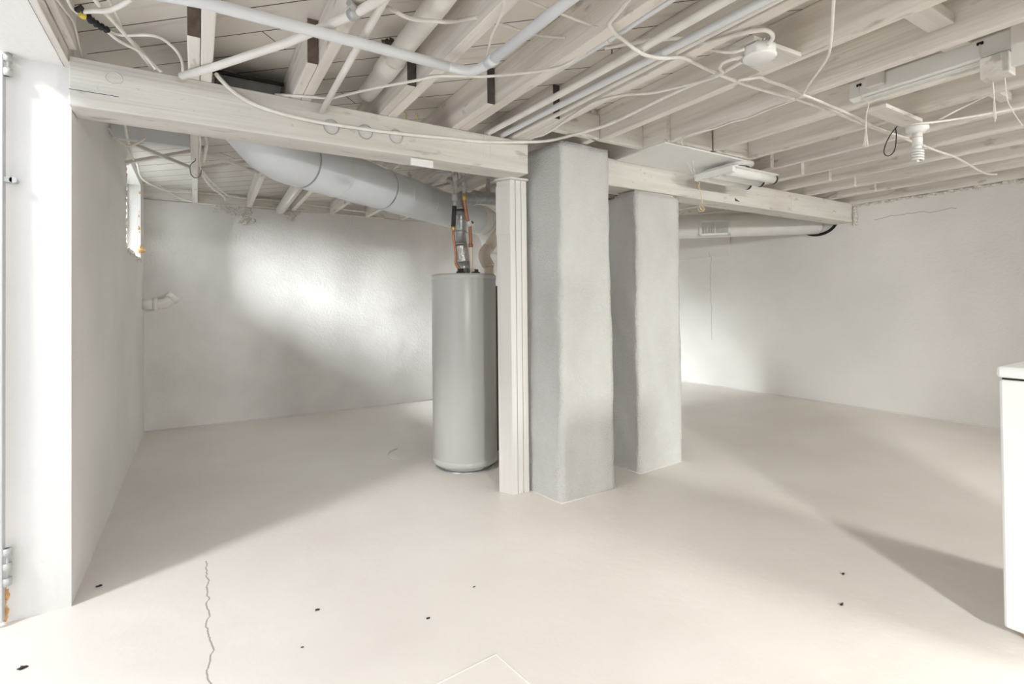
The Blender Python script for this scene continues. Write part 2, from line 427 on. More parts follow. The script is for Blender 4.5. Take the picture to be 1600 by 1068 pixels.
# open door: leaf swung back against the outer end of the reveal, with hinges and a latch keeper
d1 = struct(bpy.data.objects.new('door_1', None)); COL.objects.link(d1); d1.location = (-0.66, 2.79, 0)
MB().box((-1.46, 2.79, 0.02), (-0.652, 2.829, 2.275)).build('door_leaf', M_door, d1, 0.003)
for z0 in (2.19, 0.16):
    b = MB()
    for k in range(3):
        b.tube([(-0.641, 2.802, z0 + k * .058), (-0.641, 2.802, z0 + .030 + k * .058)], .015, 12)
    b.tube([(-0.641, 2.802, z0), (-0.641, 2.802, z0 + .146)], .0065, 10)
    b.box((-0.652, 2.799, z0), (-0.642, 2.805, z0 + .146))
    b.build('hinge', M_hinge, d1)
b = MB().box((-0.662, 2.800, 1.765), (-0.628, 2.828, 1.785)); b.tube([(-0.625, 2.80, 1.775), (-0.625, 2.829, 1.775)], .012, 14)
note(b.build('latch_keeper', M_hinge, d1), 'small grey metal keeper')
b = MB()
for k in range(8): b.lump((-0.655 + random.uniform(-.004, .006), 2.832, 0.02 + k * .03), random.uniform(.008, .016), (.6, .5, 1.2))
note(b.build('foam_seal', M_foam, d1), 'orange foam at the foot of the reveal')

# crumbling plaster on wall tops
b = MB()
for k in range(60): b.lump((XR - .004, 0.9 + k * .033 + random.uniform(-.01, .01), 2.278 + random.uniform(-.012, .008)), random.uniform(.012, .03), (.5, 1.2, .6))
for k in range(9): b.lump((XR - .02, 2.745 + random.uniform(-.014, .0), 2.08 + k * .022), random.uniform(.014, .024))
b.tube([(XR - .01, 2.74, 2.10), (XR - .02, 2.73, 2.15), (XR - .02, 2.735, 2.2)], .022, 10)
struct(b.build('trim_1', M_lump))
b = MB()
for (cx, cz, n, w) in ((0.42, 2.33, 26, .16), (0.93, 2.33, 16, .10), (0.45, 2.22, 5, .08)):
    for k in range(n): b.lump((cx + random.gauss(0, w * .5), YB - .005, cz + random.gauss(0, .035)), random.uniform(.015, .038), (1.1, .6, .9))
struct(b.build('trim_2', M_lump))
# narrow cove of paint along the foot of the back wall and the right wall
struct(MB().tube([(XL, YB, 0.0), (3.4, YB, 0.0)], .012, 8).build('baseboard_back', M_wallb))
struct(MB().tube([(XR, YB, .12), (XR, YF, .12)], .012, 8).build('baseboard_right', M_wallr))
# plain wood plate on the back wall below the boards
struct(MB().box((XL, YB - .03, 2.375), (XR, YB + .02, ZT)).build('trim_3', M_woodX))
struct(MB().box((XR - .045, YF, 2.29), (XR + .015, 6.37, ZT)).build('trim_4', M_woodY))

# ------------------------------------------------------------------ beams, post, pillars
t = thing('ceiling_beam', 'heavy white timber beam from the left doorway wall to the post, three round caps on it', 'beam', (0.70, 2.85, 2.10))
MB().box((XL + .002, 2.76, 2.10), (1.835, 2.95, ZB)).build('timber', M_woodX, t, 0.006)
MB().tube([(-0.298 + .030 * math.cos(a / 24 * 6.2832), 2.7595, 2.243 + .026 * math.sin(a / 24 * 6.2832)) for a in range(25)], .003, 6, False).build('knot', M_woodX, t)
MB().box((XL + .004, 2.7590, 2.165), (-0.28, 2.7605, 2.167)).build('split', M_gap, t)
for (x, z) in ((.605, 2.190), (.782, 2.194), (.953, 2.197)):
    cp = note(MB().lathe((x, 2.7595, z), [(.0, .002), (.034, .002), (.036, .0)][::-1], 30, (0, -1, 0)).build('round_cap', M_greycap, t), 'round grey cap')
    MB().tube([(x + .038 * math.cos(a / 24 * 6.2832), 2.757, z + .038 * math.sin(a / 24 * 6.2832)) for a in range(25)], .0028, 6, False).build('rim', M_greyp, cp)
t = thing('ceiling_beam', 'heavy white painted timber beam from the chimney pillar to the right wall', 'beam', (4.2, 2.85, 2.105))
MB().box((2.425, 2.76, 2.105), (XR + .1, 2.95, ZB)).build('timber', M_woodX, t, 0.006)
MB().box((4.87, 2.7585, 2.115), (4.873, 2.7610, 2.30)).build('split', M_woodY, t)
MB().add([(3.98, 2.757, 2.16), (4.05, 2.757, 2.135), (3.985, 2.757, 2.135), (3.98, 2.762, 2.16), (4.05, 2.762, 2.135), (3.985, 2.762, 2.135)], [[0, 1, 2], [5, 4, 3], [0, 3, 4, 1], [1, 4, 5, 2], [2, 5, 3, 0]]).build('chipped_notch', M_rawg, t)

t = thing('timber_post', 'white painted post built of three studs standing beside the water heater', 'post', (1.82, 2.94, 0))
fl, fr, br, bl = Vector((1.775, 2.892)), Vector((1.903, 2.882)), Vector((1.872, 2.99)), Vector((1.73, 2.996))
for k in range(3):
    a, c = k / 3, (k + 1) / 3 - .03
    q = [tuple(fl.lerp(fr, a)), tuple(fl.lerp(fr, c)), tuple(bl.lerp(br, c)), tuple(bl.lerp(br, a))]
    MB().hexa(q, 0, 2.085).build('stud', M_woodZ, t, 0.003)
for k in (1, 2):
    p = fl.lerp(fr, k / 3 - .006); MB().box((p.x - .0045, p.y + .003, 0.002), (p.x + .0045, p.y + .02, 2.084)).build('seam', M_rawg, t)
MB().hexa([(1.705, 2.985), (1.768, 2.872), (1.908, 2.868), (1.89, 2.95), (1.80, 3.0)], 2.086, 2.10).build('cap_plate', M_woodX, t, 0.002)
q = [(1.722, 2.990), (1.767, 2.890), (1.773, 2.893), (1.728, 2.996)]
MB().hexa(q, 1.72, 2.05).build('nailed_board', M_woodZ, t, 0.002)

def pillar(name, label, base, top, h, loc, seed):
    t = thing(name, label, 'pillar', loc)
    rnd = random.Random(seed); ph = [rnd.uniform(0, 6) for _ in range(8)]
    nz, ns = 48, 12; b = MB(); vs = []; n = len(base)
    for k in range(nz + 1):
        z = h * k / nz; tt = k / nz
        for i in range(n):
            A = Vector(base[i]).lerp(Vector(top[i]), tt); B = Vector(base[(i + 1) % n]).lerp(Vector(top[(i + 1) % n]), tt)
            nrm = Vector(((B - A).y, -(B - A).x)).normalized()
            for j in range(ns):
                u = j / ns; p = A.lerp(B, u)
                edge = min(u, 1 - u) * ns                      # soften the corners
                w = 0.0045 * math.sin(5 * z + ph[i] + 4 * u) + 0.003 * math.sin(17 * z + ph[i + 1] + 9 * u) + 0.0015 * math.sin(49 * z + 31 * u + ph[2])
                p = p + nrm * (w - (0.007 if edge < .5 else 0.0))
                vs.append((p.x, p.y, z))
    R = n * ns; fs = []
    for k in range(nz):
        for i in range(R): fs.append([k * R + i, k * R + (i + 1) % R, (k + 1) * R + (i + 1) % R, (k + 1) * R + i])
    b.add(vs, fs, True); b.f.append([len(vs) - R + i for i in range(R)]); b.sm.append(False)
    b.build('shaft', M_pillar, t)
    f = MB()
    for i in range(n):
        A, B = Vector(base[i]), Vector(base[(i + 1) % n])
        f.tube([(A.x, A.y, .0), (B.x, B.y, .0)], .004, 6)
    f.build('paint_fillet', M_floor, t)
    return t
pillar('chimney_pillar', 'wide rough white stucco pillar beside the timber post, rising to the joists', [(1.953, 2.602), (2.426, 2.614), (2.44, 3.08), (1.908, 3.04)],
       [(1.985, 2.602), (2.392, 2.614), (2.42, 3.06), (1.925, 3.03)], 2.298, (2.18, 2.84, 0), 3)
p2 = pillar('stucco_pillar', 'second rough white stucco pillar standing to the right under the beam, shorter than the wide one', [(2.781, 2.742), (3.290, 2.776), (3.28, 3.12), (2.770, 3.12)],
       [(2.781, 2.742), (3.262, 2.758), (3.25, 3.05), (2.762, 3.05)], 2.088, (3.03, 2.93, 0), 5)
note(MB().box((2.70, 2.965, 2.070), (2.80, 3.05, 2.104)).build('wood_shim', M_raw, p2), 'bare brown wood shim on top')
MB().box((2.80, 2.775, 2.086), (3.22, 2.95, 2.104)).build('wood_shim', M_woodX, p2)

# ------------------------------------------------------------------ joists
near_right = [.066, .505, .960, 1.400, 1.830, 2.254, 2.682, 3.090, 3.492, 3.910, 4.335, 4.755, 5.185, 5.590]
lap_right = [.018, .456, .905, 1.341, 1.766, 2.200, 2.634, 3.044, 3.447, 3.863, 4.294, 4.727, 5.166, 5.543]
near_end = {5: 2.479, 6: 2.479, 7: 2.274, 8: 3.1}
NL = ['white joist over the camera side, first in from the left doorway wall',
      'white near joist, just left of the slim conduit that ends on the beam',
      'white joist over the camera side, right of the fat waste pipe',
      'white joist over the camera side with a slim conduit strapped along its lower edge',
      'white joist over the camera side just right of the three parallel pipes',
      'white joist over the camera side, against the round junction box board',
      'white joist over the camera side, first past the junction box',
      'white joist over the camera side that carries the long white strip fixture',
      'white joist over the camera side just past the spiral bulb',
      'white joist over the camera side, sixth from the right wall',
      'white joist over the camera side, fifth from the right wall',
      'white joist over the camera side, fourth from the right wall',
      'white joist over the camera side, third from the right wall',
      'white joist over the camera side, second from the right wall']
FL = ['far joist lapped onto the first joist from the left wall, hung with wires',
      'far joist lapped onto the joist left of the conduit that ends on the beam',
      'far joist lapped onto the joist right of the fat waste pipe',
      'far joist lapped onto the joist with the strapped conduit',
      'far joist behind the three parallel pipes, with a dark sawn end',
      'far joist resting above the wide chimney pillar',
      'far joist with a pale square end beside the flat ceiling panel',
      'far joist hidden behind the flat ceiling panel, nearer the pillar',
      'far joist hidden behind the flat ceiling panel, nearer the tube light',
      'far joist lapped over the beam just right of the tube light',
      'far joist lapped over the beam, fifth from the right wall',
      'far joist lapped over the beam, fourth from the right wall',
      'far joist lapped over the beam, third from the right wall',
      'far joist lapped over the beam, second from the right wall']
for i, x in enumerate(near_right):
    x0 = lap_right[i] + .002; ye = near_end.get(i, 3.12)
    o = MB().box((x0, YF, ZB), (x, ye, ZT - .001)).build('ceiling_joist', M_woodY, None, 0.004)
    tag(o, NL[i], 'joist', 'ceiling joists over the near half')
for i, x in enumerate(lap_right):
    y0 = 2.33; w = .045
    if i in (5,): y0 = 2.50
    if i in (6,): y0 = 2.287
    if i in (7, 8): y0 = 2.315
    sh = 0.0 if i == 0 else .022
    def far(b, y0, y1, x0, x1):
        def P(x, y, z): return (x + sh * max(y - 2.95, 0), y, z + (.018 * max(y - 2.95, 0) if z < 2.4 else 0))
        ring = []
        for y in ([y0, 2.95, y1] if y0 < 2.95 else [y0, y1]):
            ring.append([P(x0, y, ZB), P(x1, y, ZB), P(x1, y, ZT - .001), P(x0, y, ZT - .001)])
        vs = [p for r in ring for p in r]; n = len(ring); fs = [[3, 2, 1, 0][::1], [4 * n - 4, 4 * n - 3, 4 * n - 2, 4 * n - 1]]
        fs[0] = [0, 3, 2, 1]
        for k in range(n - 1):
            for j in range(4): fs.append([4 * k + j, 4 * k + (j + 1) % 4, 4 * k + 4 + (j + 1) % 4, 4 * k + 4 + j])
        # outward orientation
        fs = [f[::-1] for f in fs]
        b.add(vs, fs); return b
    lab = FL[i]
    if i <= 4:
        t = thing('ceiling_joist', lab, 'joist', (x - .022, 4.3, ZB), 'ceiling joists over the far half')
        far(MB(), y0, YB - .03, x - w, x).build('timber', M_woodY, t, 0.004)
        note(MB().box((x - w + .001, y0 - .003, ZB + .001), (x - .001, y0, ZT - .004)).build('sawn_end', M_raw if i < 2 else M_rawg, t), 'bare brown sawn end')
    else:
        tag(far(MB(), y0, YB - .03, x - w, x).build('ceiling_joist', M_woodY, None, 0.004), lab, 'joist', 'ceiling joists over the far half')
tag(MB().box((-0.472, YF, 2.28), (-0.448, 2.88, ZT - .001)).build('edge_board', M_woodY, None, 0.003), 'long white painted edge board running over the doorway along the left wall', 'board')
tag(MB().box((-0.446, YF, 2.33), (-0.420, 2.755, ZT - .001)).build('edge_board', M_woodY, None, 0.003), 'second narrower white board fixed to the inner side of the doorway edge board', 'board')

# blocking between joists, framing around the chimney
G = 'short blocks between the joists by the pillar'
for (x0, x1, y, zt, lab) in ((1.834, 2.2, 2.48, 2.46, 'white block between joists above the wide chimney pillar'),
                         (2.204, 2.587, 2.48, ZT, 'white block between joists just right of the wide chimney pillar, above a dark gap'),
                         (2.686, 3.042, 2.275, ZT, 'white block between joists at the left end of the flat ceiling panel edge'),
                         (3.094, 3.445, 2.275, ZT, 'white block between joists at the right end of the flat ceiling panel edge')):
    tag(MB().box((x0, y, ZB), (x1, y + .04, zt - .002)).build('joist_block', M_woodX, None, 0.003), lab, 'block', G)
tag(MB().box((2.59, 2.292, 2.291), (3.50, 2.757, 2.303)).build('ceiling_panel', M_plast, None, 0.002), 'flat smooth off-white panel fixed between joists behind the tube light', 'panel')
tag(MB().box((-0.44, 3.95, ZB), (-0.032, 3.99, ZT - .004)).build('joist_block', M_duct, None, 0.003), 'blue-grey block closing the joist bay by the left wall', 'block')

# crossed bridging strips
def strip(p, q, label): tag(MB().bar(p, q, .045, .02).build('bridging_strip', M_woodX, None, 0.002), label, 'brace', 'crossed bridging strips between far joists')
strip((-0.44, 4.62, 2.475), (-0.035, 4.62, 2.33), 'bridging strip sloping down from the left wall to the wired far joist')
strip((-0.44, 4.70, 2.33), (-0.035, 4.70, 2.475), 'bridging strip sloping up from the left wall to the wired far joist')
strip((0.025, 4.62, 2.475), (0.44, 4.62, 2.35), 'bridging strip sloping down from the wired far joist towards the round duct')
strip((0.025, 4.70, 2.35), (0.44, 4.70, 2.475), 'bridging strip sloping up from the wired far joist towards the round duct')
strip((1.39, 4.62, 2.475), (1.76, 4.62, 2.36), 'bridging strip above the round duct near the water heater')
strip((1.84, 4.62, 2.36), (2.18, 4.62, 2.475), 'bridging strip above the flue of the water heater')

# ------------------------------------------------------------------ ducts
A0, A1 = Vector((0.56, 3.385, 2.15)), Vector((2.45, 4.71, 2.15)); D = (A1 - A0).normalized()
t = thing('round_duct', 'large grey round duct slung below the joists, running behind the water heater', 'duct', (1.4, 3.97, 1.99))
MB().tube([A0, A1], .158, 40).build('duct_run', M_duct, t)
el = [(0.235, 3.17, 2.36), (0.27, 3.19, 2.265), (0.36, 3.25, 2.185), (0.46, 3.315, 2.155), tuple(A0)]
MB().tube(el, .158, 40, False).build('elbow', M_duct, t)
for s in (0.0, .30, .78, 1.35, 1.85):
    p = A0 + D * s; MB().tube([p - D * .006, p + D * .006], .1605, 40, False).build('seam_band', M_ductw if s in (.3, 1.35) else M_galv, t)
MB().tube([tuple(A0 + D * 1.0 + Vector((0, 0, .162)) + (Vector((-D.y, D.x, 0)) * -.10)), tuple(A0 + D * 1.0 + Vector((-D.y, D.x, 0)) * -.163), tuple(A0 + D * 1.0 + Vector((-D.y, D.x, 0)) * -.15 + Vector((0, 0, -.06)))], .012, 6).build('hanger_strap', M_duct, t)
p = A1
MB().tube(smooth_path([p, p + Vector((.14, .08, -.005)), p + Vector((.26, .13, -.06)), p + Vector((.34, .16, -.18)), p + Vector((.36, .17, -.34))], 4), .157, 36).build('elbow', M_ductw, t)
for s, dz in ((.14, 0), (.25, -.05)):
    MB().tube([p + Vector((s, s * .5, dz)), p + Vector((s + .01, s * .5 + .006, dz - .003))], .160, 36, False).build('seam_band', M_galv, t)
b = MB(); b.box((0.085, 2.965, 2.335), (0.395, 3.33, 2.44)); t = note(b.build('duct_boot', M_boot, t, 0.012), 'dull dark grey box end above the beam')
MB().box((0.075, 2.955, 2.435), (0.405, 2.975, 2.45)).build('flange', M_black, t)
MB().tube([(0.12, 2.99, 2.42), (0.13, 2.955, 2.39), (0.11, 2.958, 2.35)], .018, 8).build('collar_tab', M_boot, t)

B0, B1 = Vector((3.9, 5.07, 2.165)), Vector((6.03, 3.13, 2.165)); E = (B1 - B0).normalized(); NRM = Vector((E.y, -E.x, 0))
if NRM.y > 0: NRM = -NRM
t = thing('round_duct', 'white round duct with a vent grille, ending in a dark hole in the right wall', 'duct', (5.0, 4.1, 2.02))
MB().tube([B0, B1], .14, 40).build('duct_run', M_ductw, t)
MB().tube([B0 + E * 1.43, B0 + E * 1.442], .1425, 40, False).build('seam_band', M_ductw, t)
ring = [B1 + E * (-.02) + Vector((0, 1, 0)) * .145 * math.cos(a) * 1.32 * -1 + Vector((0, 0, 1)) * .150 * math.sin(a) for a in [math.pi * (1.0 + k / 20 * 1.0) for k in range(21)]]
ring = [Vector((6.026, 3.13 + .205 * math.cos(a), 2.165 + .148 * math.sin(a))) for a in [-.15 - 2.9 * k / 24 for k in range(25)]]
note(MB().tube(ring, .016, 8).build('hole_gap', M_gap, t), 'black gap around the duct end')
c = B0 + E * 1.74 + NRM * .143 - Vector((0, 0, .045)); g = thing  # vent grille on the duct's side
t2 = t
vr = MB(); hw, hh = .17, .085
def gp(u, v, d=0): return c + E * u + Vector((0, 0, v)) + NRM * d
def gbox(b, u0, u1, v0, v1, d0, d1):
    vs = [gp(u, v, d) for d in (d0, d1) for u, v in ((u0, v0), (u1, v0), (u1, v1), (u0, v1))]
    b.add(vs, [[0, 1, 2, 3], [7, 6, 5, 4], [0, 4, 5, 1], [1, 5, 6, 2], [2, 6, 7, 3], [3, 7, 4, 0]]); return b
gbox(vr, -hw, hw, hh - .02, hh, -.02, .012); gbox(vr, -hw, hw, -hh, -hh + .02, -.02, .012)
gbox(vr, -hw, -hw + .025, -hh, hh, -.02, .012); gbox(vr, hw - .025, hw, -hh, hh, -.02, .012); gbox(vr, -.008, .008, -hh, hh, -.02, .012)
vg = vr.build('vent_grille', M_plast, t)
b = MB()
for k in range(11):
    for s in (-1, 1):
        u = s * (.018 + k * .0122); gbox(b, u - .0028, u + .0028, -hh + .018, hh - .018, -.006, .006)
b.build('louvres', M_plast, vg)
gbox(MB(), -hw + .02, hw - .02, -hh + .015, hh - .015, -.014, -.010).build('grille_back', M_boot, vg)

t = MB().tube([(3.97, 3.45, 2.42), (3.97, 3.45, 2.30), (3.99, 3.46, 2.27)], [.10, .10, .16], 28, False)
tag(t.build('duct_collar', M_ductw), 'small flared white duct collar peeking out right of the second pillar top', 'duct')

# ------------------------------------------------------------------ water heater
HX, HY = 1.811, 3.665
t = thing('water_heater', 'tall grey cylindrical water heater standing beside the timber post', 'water heater', (HX, HY, 0))
R = .253
MB().lathe((HX, HY, 0), [(R - .002, .055), (R, .06), (R, 1.455), (R - .001, 1.46)], 72).build('tank_jacket', M_tank, t)
MB().lathe((HX, HY, 0), [(.0, 1.498), (.20, 1.498), (R - .012, 1.496), (R + .002, 1.490), (R + .004, 1.482), (R + .004, 1.458), (R, 1.456)][::-1], 72).build('top_cap', M_tank, t)
MB().lathe((HX, HY, 0), [(R - .03, .035), (R - .002, .036), (R + .005, .042), (R + .005, .075), (R, .080)], 72).build('bottom_rim', M_tank, t)
MB().lathe((HX, HY, 0), [(R - .045, .0), (R - .045, .036)], 60).build('base_ring', M_tank, t)
MB().lathe((HX, HY, 0), [(R - .02, .0), (R - .02, .006), (R - .05, .008)], 60).build('foot_ring', M_galv, t)
for (dx, dy) in ((-.075, -.10), (.065, -.08)):
    MB().lathe((HX + dx, HY + dy, 1.496), [(.035, 0), (.035, .018), (.022, .022), (.022, .04)], 20).build('pipe_nipple', M_insul, t)
MB().lathe((HX, HY, 1.496), [(.075, 0), (.075, .01), (.055, .014)], 28).build('flue_collar', M_galv, t)

t = thing('flue_pipe', 'shiny metal flue pipe rising from the top centre of the water heater', 'pipe', (HX, HY, 1.51))
MB().tube([(HX + .0, HY, 1.508), (HX - .003, HY, 1.60)], .052, 28).build('lower_section', M_galv, t)
MB().tube(smooth_path([(HX - .003, HY, 1.60), (HX - .012, HY, 1.66), (HX - .022, HY, 1.73)], 6), [.052] * 13, 28).build('crinkled_elbow', M_foil, t)
MB().tube([(HX - .022, HY, 1.73), (HX - .024, HY, 1.95), (HX - .024, HY, 2.0)], .046, 28).build('upper_section', M_galv, t)
for z in (1.83, 1.735, 1.92): MB().tube([(HX - .023, HY, z), (HX - .023, HY, z + .012)], .049, 28).build('seam_band', M_galv, t)
MB().tube(smooth_path([(HX - .024, HY, 2.0), (HX - .01, HY + .02, 2.09), (HX + .08, HY + .03, 2.125), (HX + .6, HY + .10, 2.16)], 6), .056, 24).build('cross_run', M_galv, t)
MB().tube([(HX + .10, HY + .033, 2.126), (HX + .125, HY + .036, 2.127)], .061, 24).build('seam_band', M_galv, t)
MB().box((HX + .245, HY + .04, 2.14), (HX + .27, HY + .06, 2.30)).build('hanger_strap', M_greyp, t)

yy = 3.58
def Lp(u, v): return None
t = thing('water_pipe', 'left water pipe above the heater, grey then black-wrapped then copper', 'pipe', (1.706, 3.580, 1.564))
MB().tube([(1.706, 3.580, 2.314), (1.703, 3.580, 2.092), (1.693, 3.580, 1.977)], .013, 14).build('grey_section', M_greyp, t)
MB().tube([(1.698, 3.580, 2.111), (1.698, 3.580, 2.061)], .022, 12).build('union_fitting', M_greyp, t)
MB().tube([(1.705, 3.580, 2.265), (1.705, 3.580, 2.210)], .019, 12).build('elbow_fitting', M_greyp, t)
MB().tube([(1.694, 3.580, 2.017), (1.689, 3.580, 1.937), (1.684, 3.580, 1.858)], .018, 12).build('black_wrap', M_insul, t)
MB().tube([(1.684, 3.580, 1.863), (1.684, 3.580, 1.829)], .016, 12).build('brass_nut', M_brass, t)
MB().tube(smooth_path([(1.684, 3.580, 1.838), (1.685, 3.580, 1.770), (1.697, 3.580, 1.701), (1.704, 3.580, 1.633), (1.706, 3.580, 1.569), (HX-.075, HY-.10, 1.53)]), .0105, 14).build('copper_section', M_copper, t)
t = thing('water_pipe', 'right water pipe above the heater, bright copper with a brass nut and valve', 'pipe', (1.838, 3.580, 1.533))
MB().tube([(1.780, 3.580, 2.324), (1.778, 3.580, 2.114)], .014, 14).build('grey_section', M_greyp, t)
MB().tube([(1.779, 3.580, 2.214), (1.778, 3.580, 2.184)], .022, 12).build('union_fitting', M_greyp, t)
MB().tube([(1.779, 3.580, 2.294), (1.779, 3.580, 2.259)], .021, 12).build('union_fitting', M_greyp, t)
MB().tube([(1.779, 3.580, 2.119), (1.779, 3.580, 2.069)], .019, 8).build('brass_nut', M_brass, t)
MB().tube(smooth_path([(1.779, 3.580, 2.074), (1.790, 3.580, 2.006), (1.803, 3.580, 1.937), (1.825, 3.580, 1.878), (1.830, 3.580, 1.808), (1.833, 3.580, 1.718)]), .0125, 14).build('copper_section', M_copper, t)
MB().tube(smooth_path([(1.833, 3.580, 1.718), (1.837, 3.580, 1.638), (1.838, 3.580, 1.538), (HX+.065, HY-.08, 1.53)]), .013, 14).build('lower_section', M_cream, t)
MB().tube([(1.815, 3.570, 1.911), (1.831, 3.570, 1.872)], .022, 12).build('valve_body', M_cable, t)
MB().tube([(1.821, 3.560, 1.905), (1.840, 3.560, 1.892)], .012, 12).build('valve_cap', M_insul, t)
MB().tube([(1.828, 3.570, 1.732), (1.827, 3.570, 1.707)], .019, 12).build('joint_fitting', M_copper, t)
def pipe(name, pts, r, label, m=None, grp=None, cat='pipe', sm=True):
    o = MB().tube(smooth_path(pts) if sm else pts, r, 14).build(name, m or M_pipe); return tag(o, label, cat, grp)
pipe('supply_pipe', [(1.708, 3.580, 2.250), (1.678, 3.620, 2.275), (1.616, 3.700, 2.285), (1.588, 3.800, 2.264)], .012, 'grey supply pipe branching left above the heater under the beam', M_greyp)
pipe('supply_pipe', [(1.779, 3.580, 2.244), (1.754, 3.620, 2.220), (1.755, 3.680, 2.202), (1.721, 3.750, 2.259)], .014, 'grey tee pipe linking the two water pipes above the heater', M_greyp)
pipe('supply_pipe', [(1.799, 3.600, 2.155), (1.924, 3.700, 2.173), (2.022, 3.750, 2.177), (2.116, 3.800, 2.180)], .013, 'short pale pipe running right above the galvanised flue run', M_pipe)
pipe('supply_pipe', [(1.799, 3.700, 2.355), (1.799, 3.700, 2.262)], .012, 'short pale upright pipe between the two water pipes above the heater', M_pipe)

t = thing('vent_pipe', 'cream plastic vent pipe elbowing down behind the heater beside the post', 'pipe', (2.205, 3.950, 1.528))
MB().tube([(2.395, 3.950, 2.006), (2.188, 3.950, 1.753)], .050, 24).build('sloping_run', M_cream, t)
MB().tube(smooth_path([(2.195, 3.950, 1.759), (2.156, 3.950, 1.706), (2.162, 3.950, 1.656), (2.193, 3.950, 1.606)]), .053, 24).build('elbow', M_cream, t)
MB().tube([(2.193, 3.950, 1.612), (2.204, 3.950, 1.471)], .046, 24).build('lower_run', M_cream, t)
MB().tube([(2.190, 3.950, 1.617), (2.193, 3.950, 1.595)], .057, 24).build('coupling', M_cream, t)
t = thing('furnace', 'dark brown furnace cabinet glimpsed in the slit between heater and post', 'furnace', (2.42, 3.95, 0))
MB().box((2.06, 3.84, 0), (2.75, 4.4, 1.42)).build('cabinet', M_furn, t, 0.006)
MB().box((2.085, 3.80, 1.10), (2.13, 3.84, 1.15)).build('switch_box', M_plast, t, 0.003)
MB().tube(smooth_path([(2.11, 3.83, 1.05), (2.105, 3.82, .8), (2.108, 3.82, .5), (2.13, 3.83, .42)]), .008, 8).build('drain_hose', M_insul, t)

# ------------------------------------------------------------------ bits on the left beam
tag(MB().box((1.03, 2.735, 2.045), (1.165, 2.758, 2.085)).build('sensor_box', M_plast, None, 0.004), 'small plain white plastic box on the lower edge of the left beam', 'box')
b = MB()
for u in (757, 768):
    pass
cable('hanging_wire', [(1.512, 2.752, 2.327), (1.509, 2.752, 2.240), (1.506, 2.752, 2.153)], .0015, 'left of two thin bare wires hanging down the left beam near its right end', 'wire')
cable('hanging_wire', [(1.548, 2.752, 2.326), (1.552, 2.752, 2.247), (1.553, 2.752, 2.160)], .0015, 'right of two thin bare wires hanging down the left beam near its right end', 'wire')
for (u, v) in ((635, 178), (652, 178)):
    p = Vector((1.017, 2.771, 2.310)) if u == 635 else Vector((1.078, 2.759, 2.310))
    tag(MB().tube([p, p + Vector((0, 0, .035)), p + Vector((-.012, 0, .038))], .004, 8).build('brass_hook', M_brass), 'left small brass hook standing on the beam top' if u == 635 else 'right small brass hook standing on the beam top', 'hook', 'brass hooks on the beam')

# ------------------------------------------------------------------ pipes under the joists
t = thing('conduit', 'thick bluish-white conduit crossing under the joists near the camera then elbowing forward', 'pipe', (0.425, 1.909, 2.247))
P1 = [(-0.42, 2.0, 2.245), (0.009, 1.929, 2.243), (0.429, 1.929, 2.243), (0.893, 1.937, 2.243)]
e1 = Vector((1.074, 1.303, 2.250))
MB().tube(P1, .0205, 16).build('long_run', M_cool, t)
q = Vector((0.893, 1.937, 2.243))
MB().tube(smooth_path([q, q + Vector((.075, -.004, 0)), q + Vector((.115, -.035, 0)), q + Vector((.13, -.10, 0))], 8), .0205, 16).build('elbow', M_cool, t)
MB().tube([q + Vector((.13, -.10, 0)), Vector((q.x + .155, e1.y, 2.252)), Vector((q.x + .17, .2, 2.25))], .0205, 16).build('forward_run', M_cool, t)
MB().tube([q + Vector((.131, -.12, 0)), q + Vector((.132, -.16, 0))], .024, 12).build('set_screw_coupling', M_cool, t)
t = thing('conduit', 'bright white conduit running diagonally under the two left joists', 'pipe', (0.212, 2.317, 2.285))
MB().tube([(-0.051, 2.709, 2.288), (0.059, 2.547, 2.286), (0.309, 2.148, 2.285), (0.478, 1.822, 2.285), (0.551, 1.641, 2.285), (.62, .6, 2.285)], .0165, 14).build('run', M_pipe, t)
MB().tube([(0.471, 1.836, 2.285), (0.488, 1.798, 2.285)], .021, 12).build('strap', M_hinge, t)
MB().tube([(0.448, 1.770, 2.290), (0.484, 1.801, 2.290)], .012, 8).build('strap_screw', M_hinge, t)
pipe('conduit', [(0.556, 2.752, 2.260), (0.553, 2.248, 2.279), (0.550, 1.721, 2.294), (.548, .5, 2.33)], .0145, 'slim white conduit that ends on the face of the left beam above the round caps', sm=False)
t = thing('waste_pipe', 'fat white waste pipe in the joist bay above the left beam', 'pipe', (0.755, 2.169, 2.400))
MB().tube([(0.790, 2.748, 2.400), (0.787, 1.789, 2.400), (.72, .0, 2.40)], .046, 24).build('run', M_pipe, t)
MB().tube([(0.789, 2.458, 2.400), (0.788, 2.292, 2.400)], .054, 24).build('coupling', M_pipe, t)
MB().lump((0.755, 2.237, 2.430), .02).build('bolt', M_rawg, t)
MB().lump((0.729, 2.239, 2.430), .02).build('bolt', M_rawg, t)
tag(MB().box((.52, 2.965, 2.325), (.855, 3.0, 2.345)).build('shelf_strip', M_woodX, None, .002), 'thin white wooden strip lying on the left beam behind the waste pipe', 'board')
G = 'parallel pipes in one joist bay'
pipe('supply_pipe', [(1.455, 3.0, 2.325), (1.548, 2.781, 2.322), (1.550, 2.017, 2.300), (1.546, 1.643, 2.290), (1.531, 1.081, 2.275), (1.545, .2, 2.27)], .0165, 'leftmost of the three parallel white pipes crossing over the beam by the pillar', M_pipe, G, sm=False)
pipe('supply_pipe', [(1.565, 3.0, 2.33), (1.645, 2.781, 2.322), (1.633, 2.126, 2.300), (1.637, 1.742, 2.290), (1.643, 1.049, 2.275), (1.665, .2, 2.27)], .0165, 'middle of the three parallel white pipes crossing over the beam by the pillar', M_cool, G, sm=False)
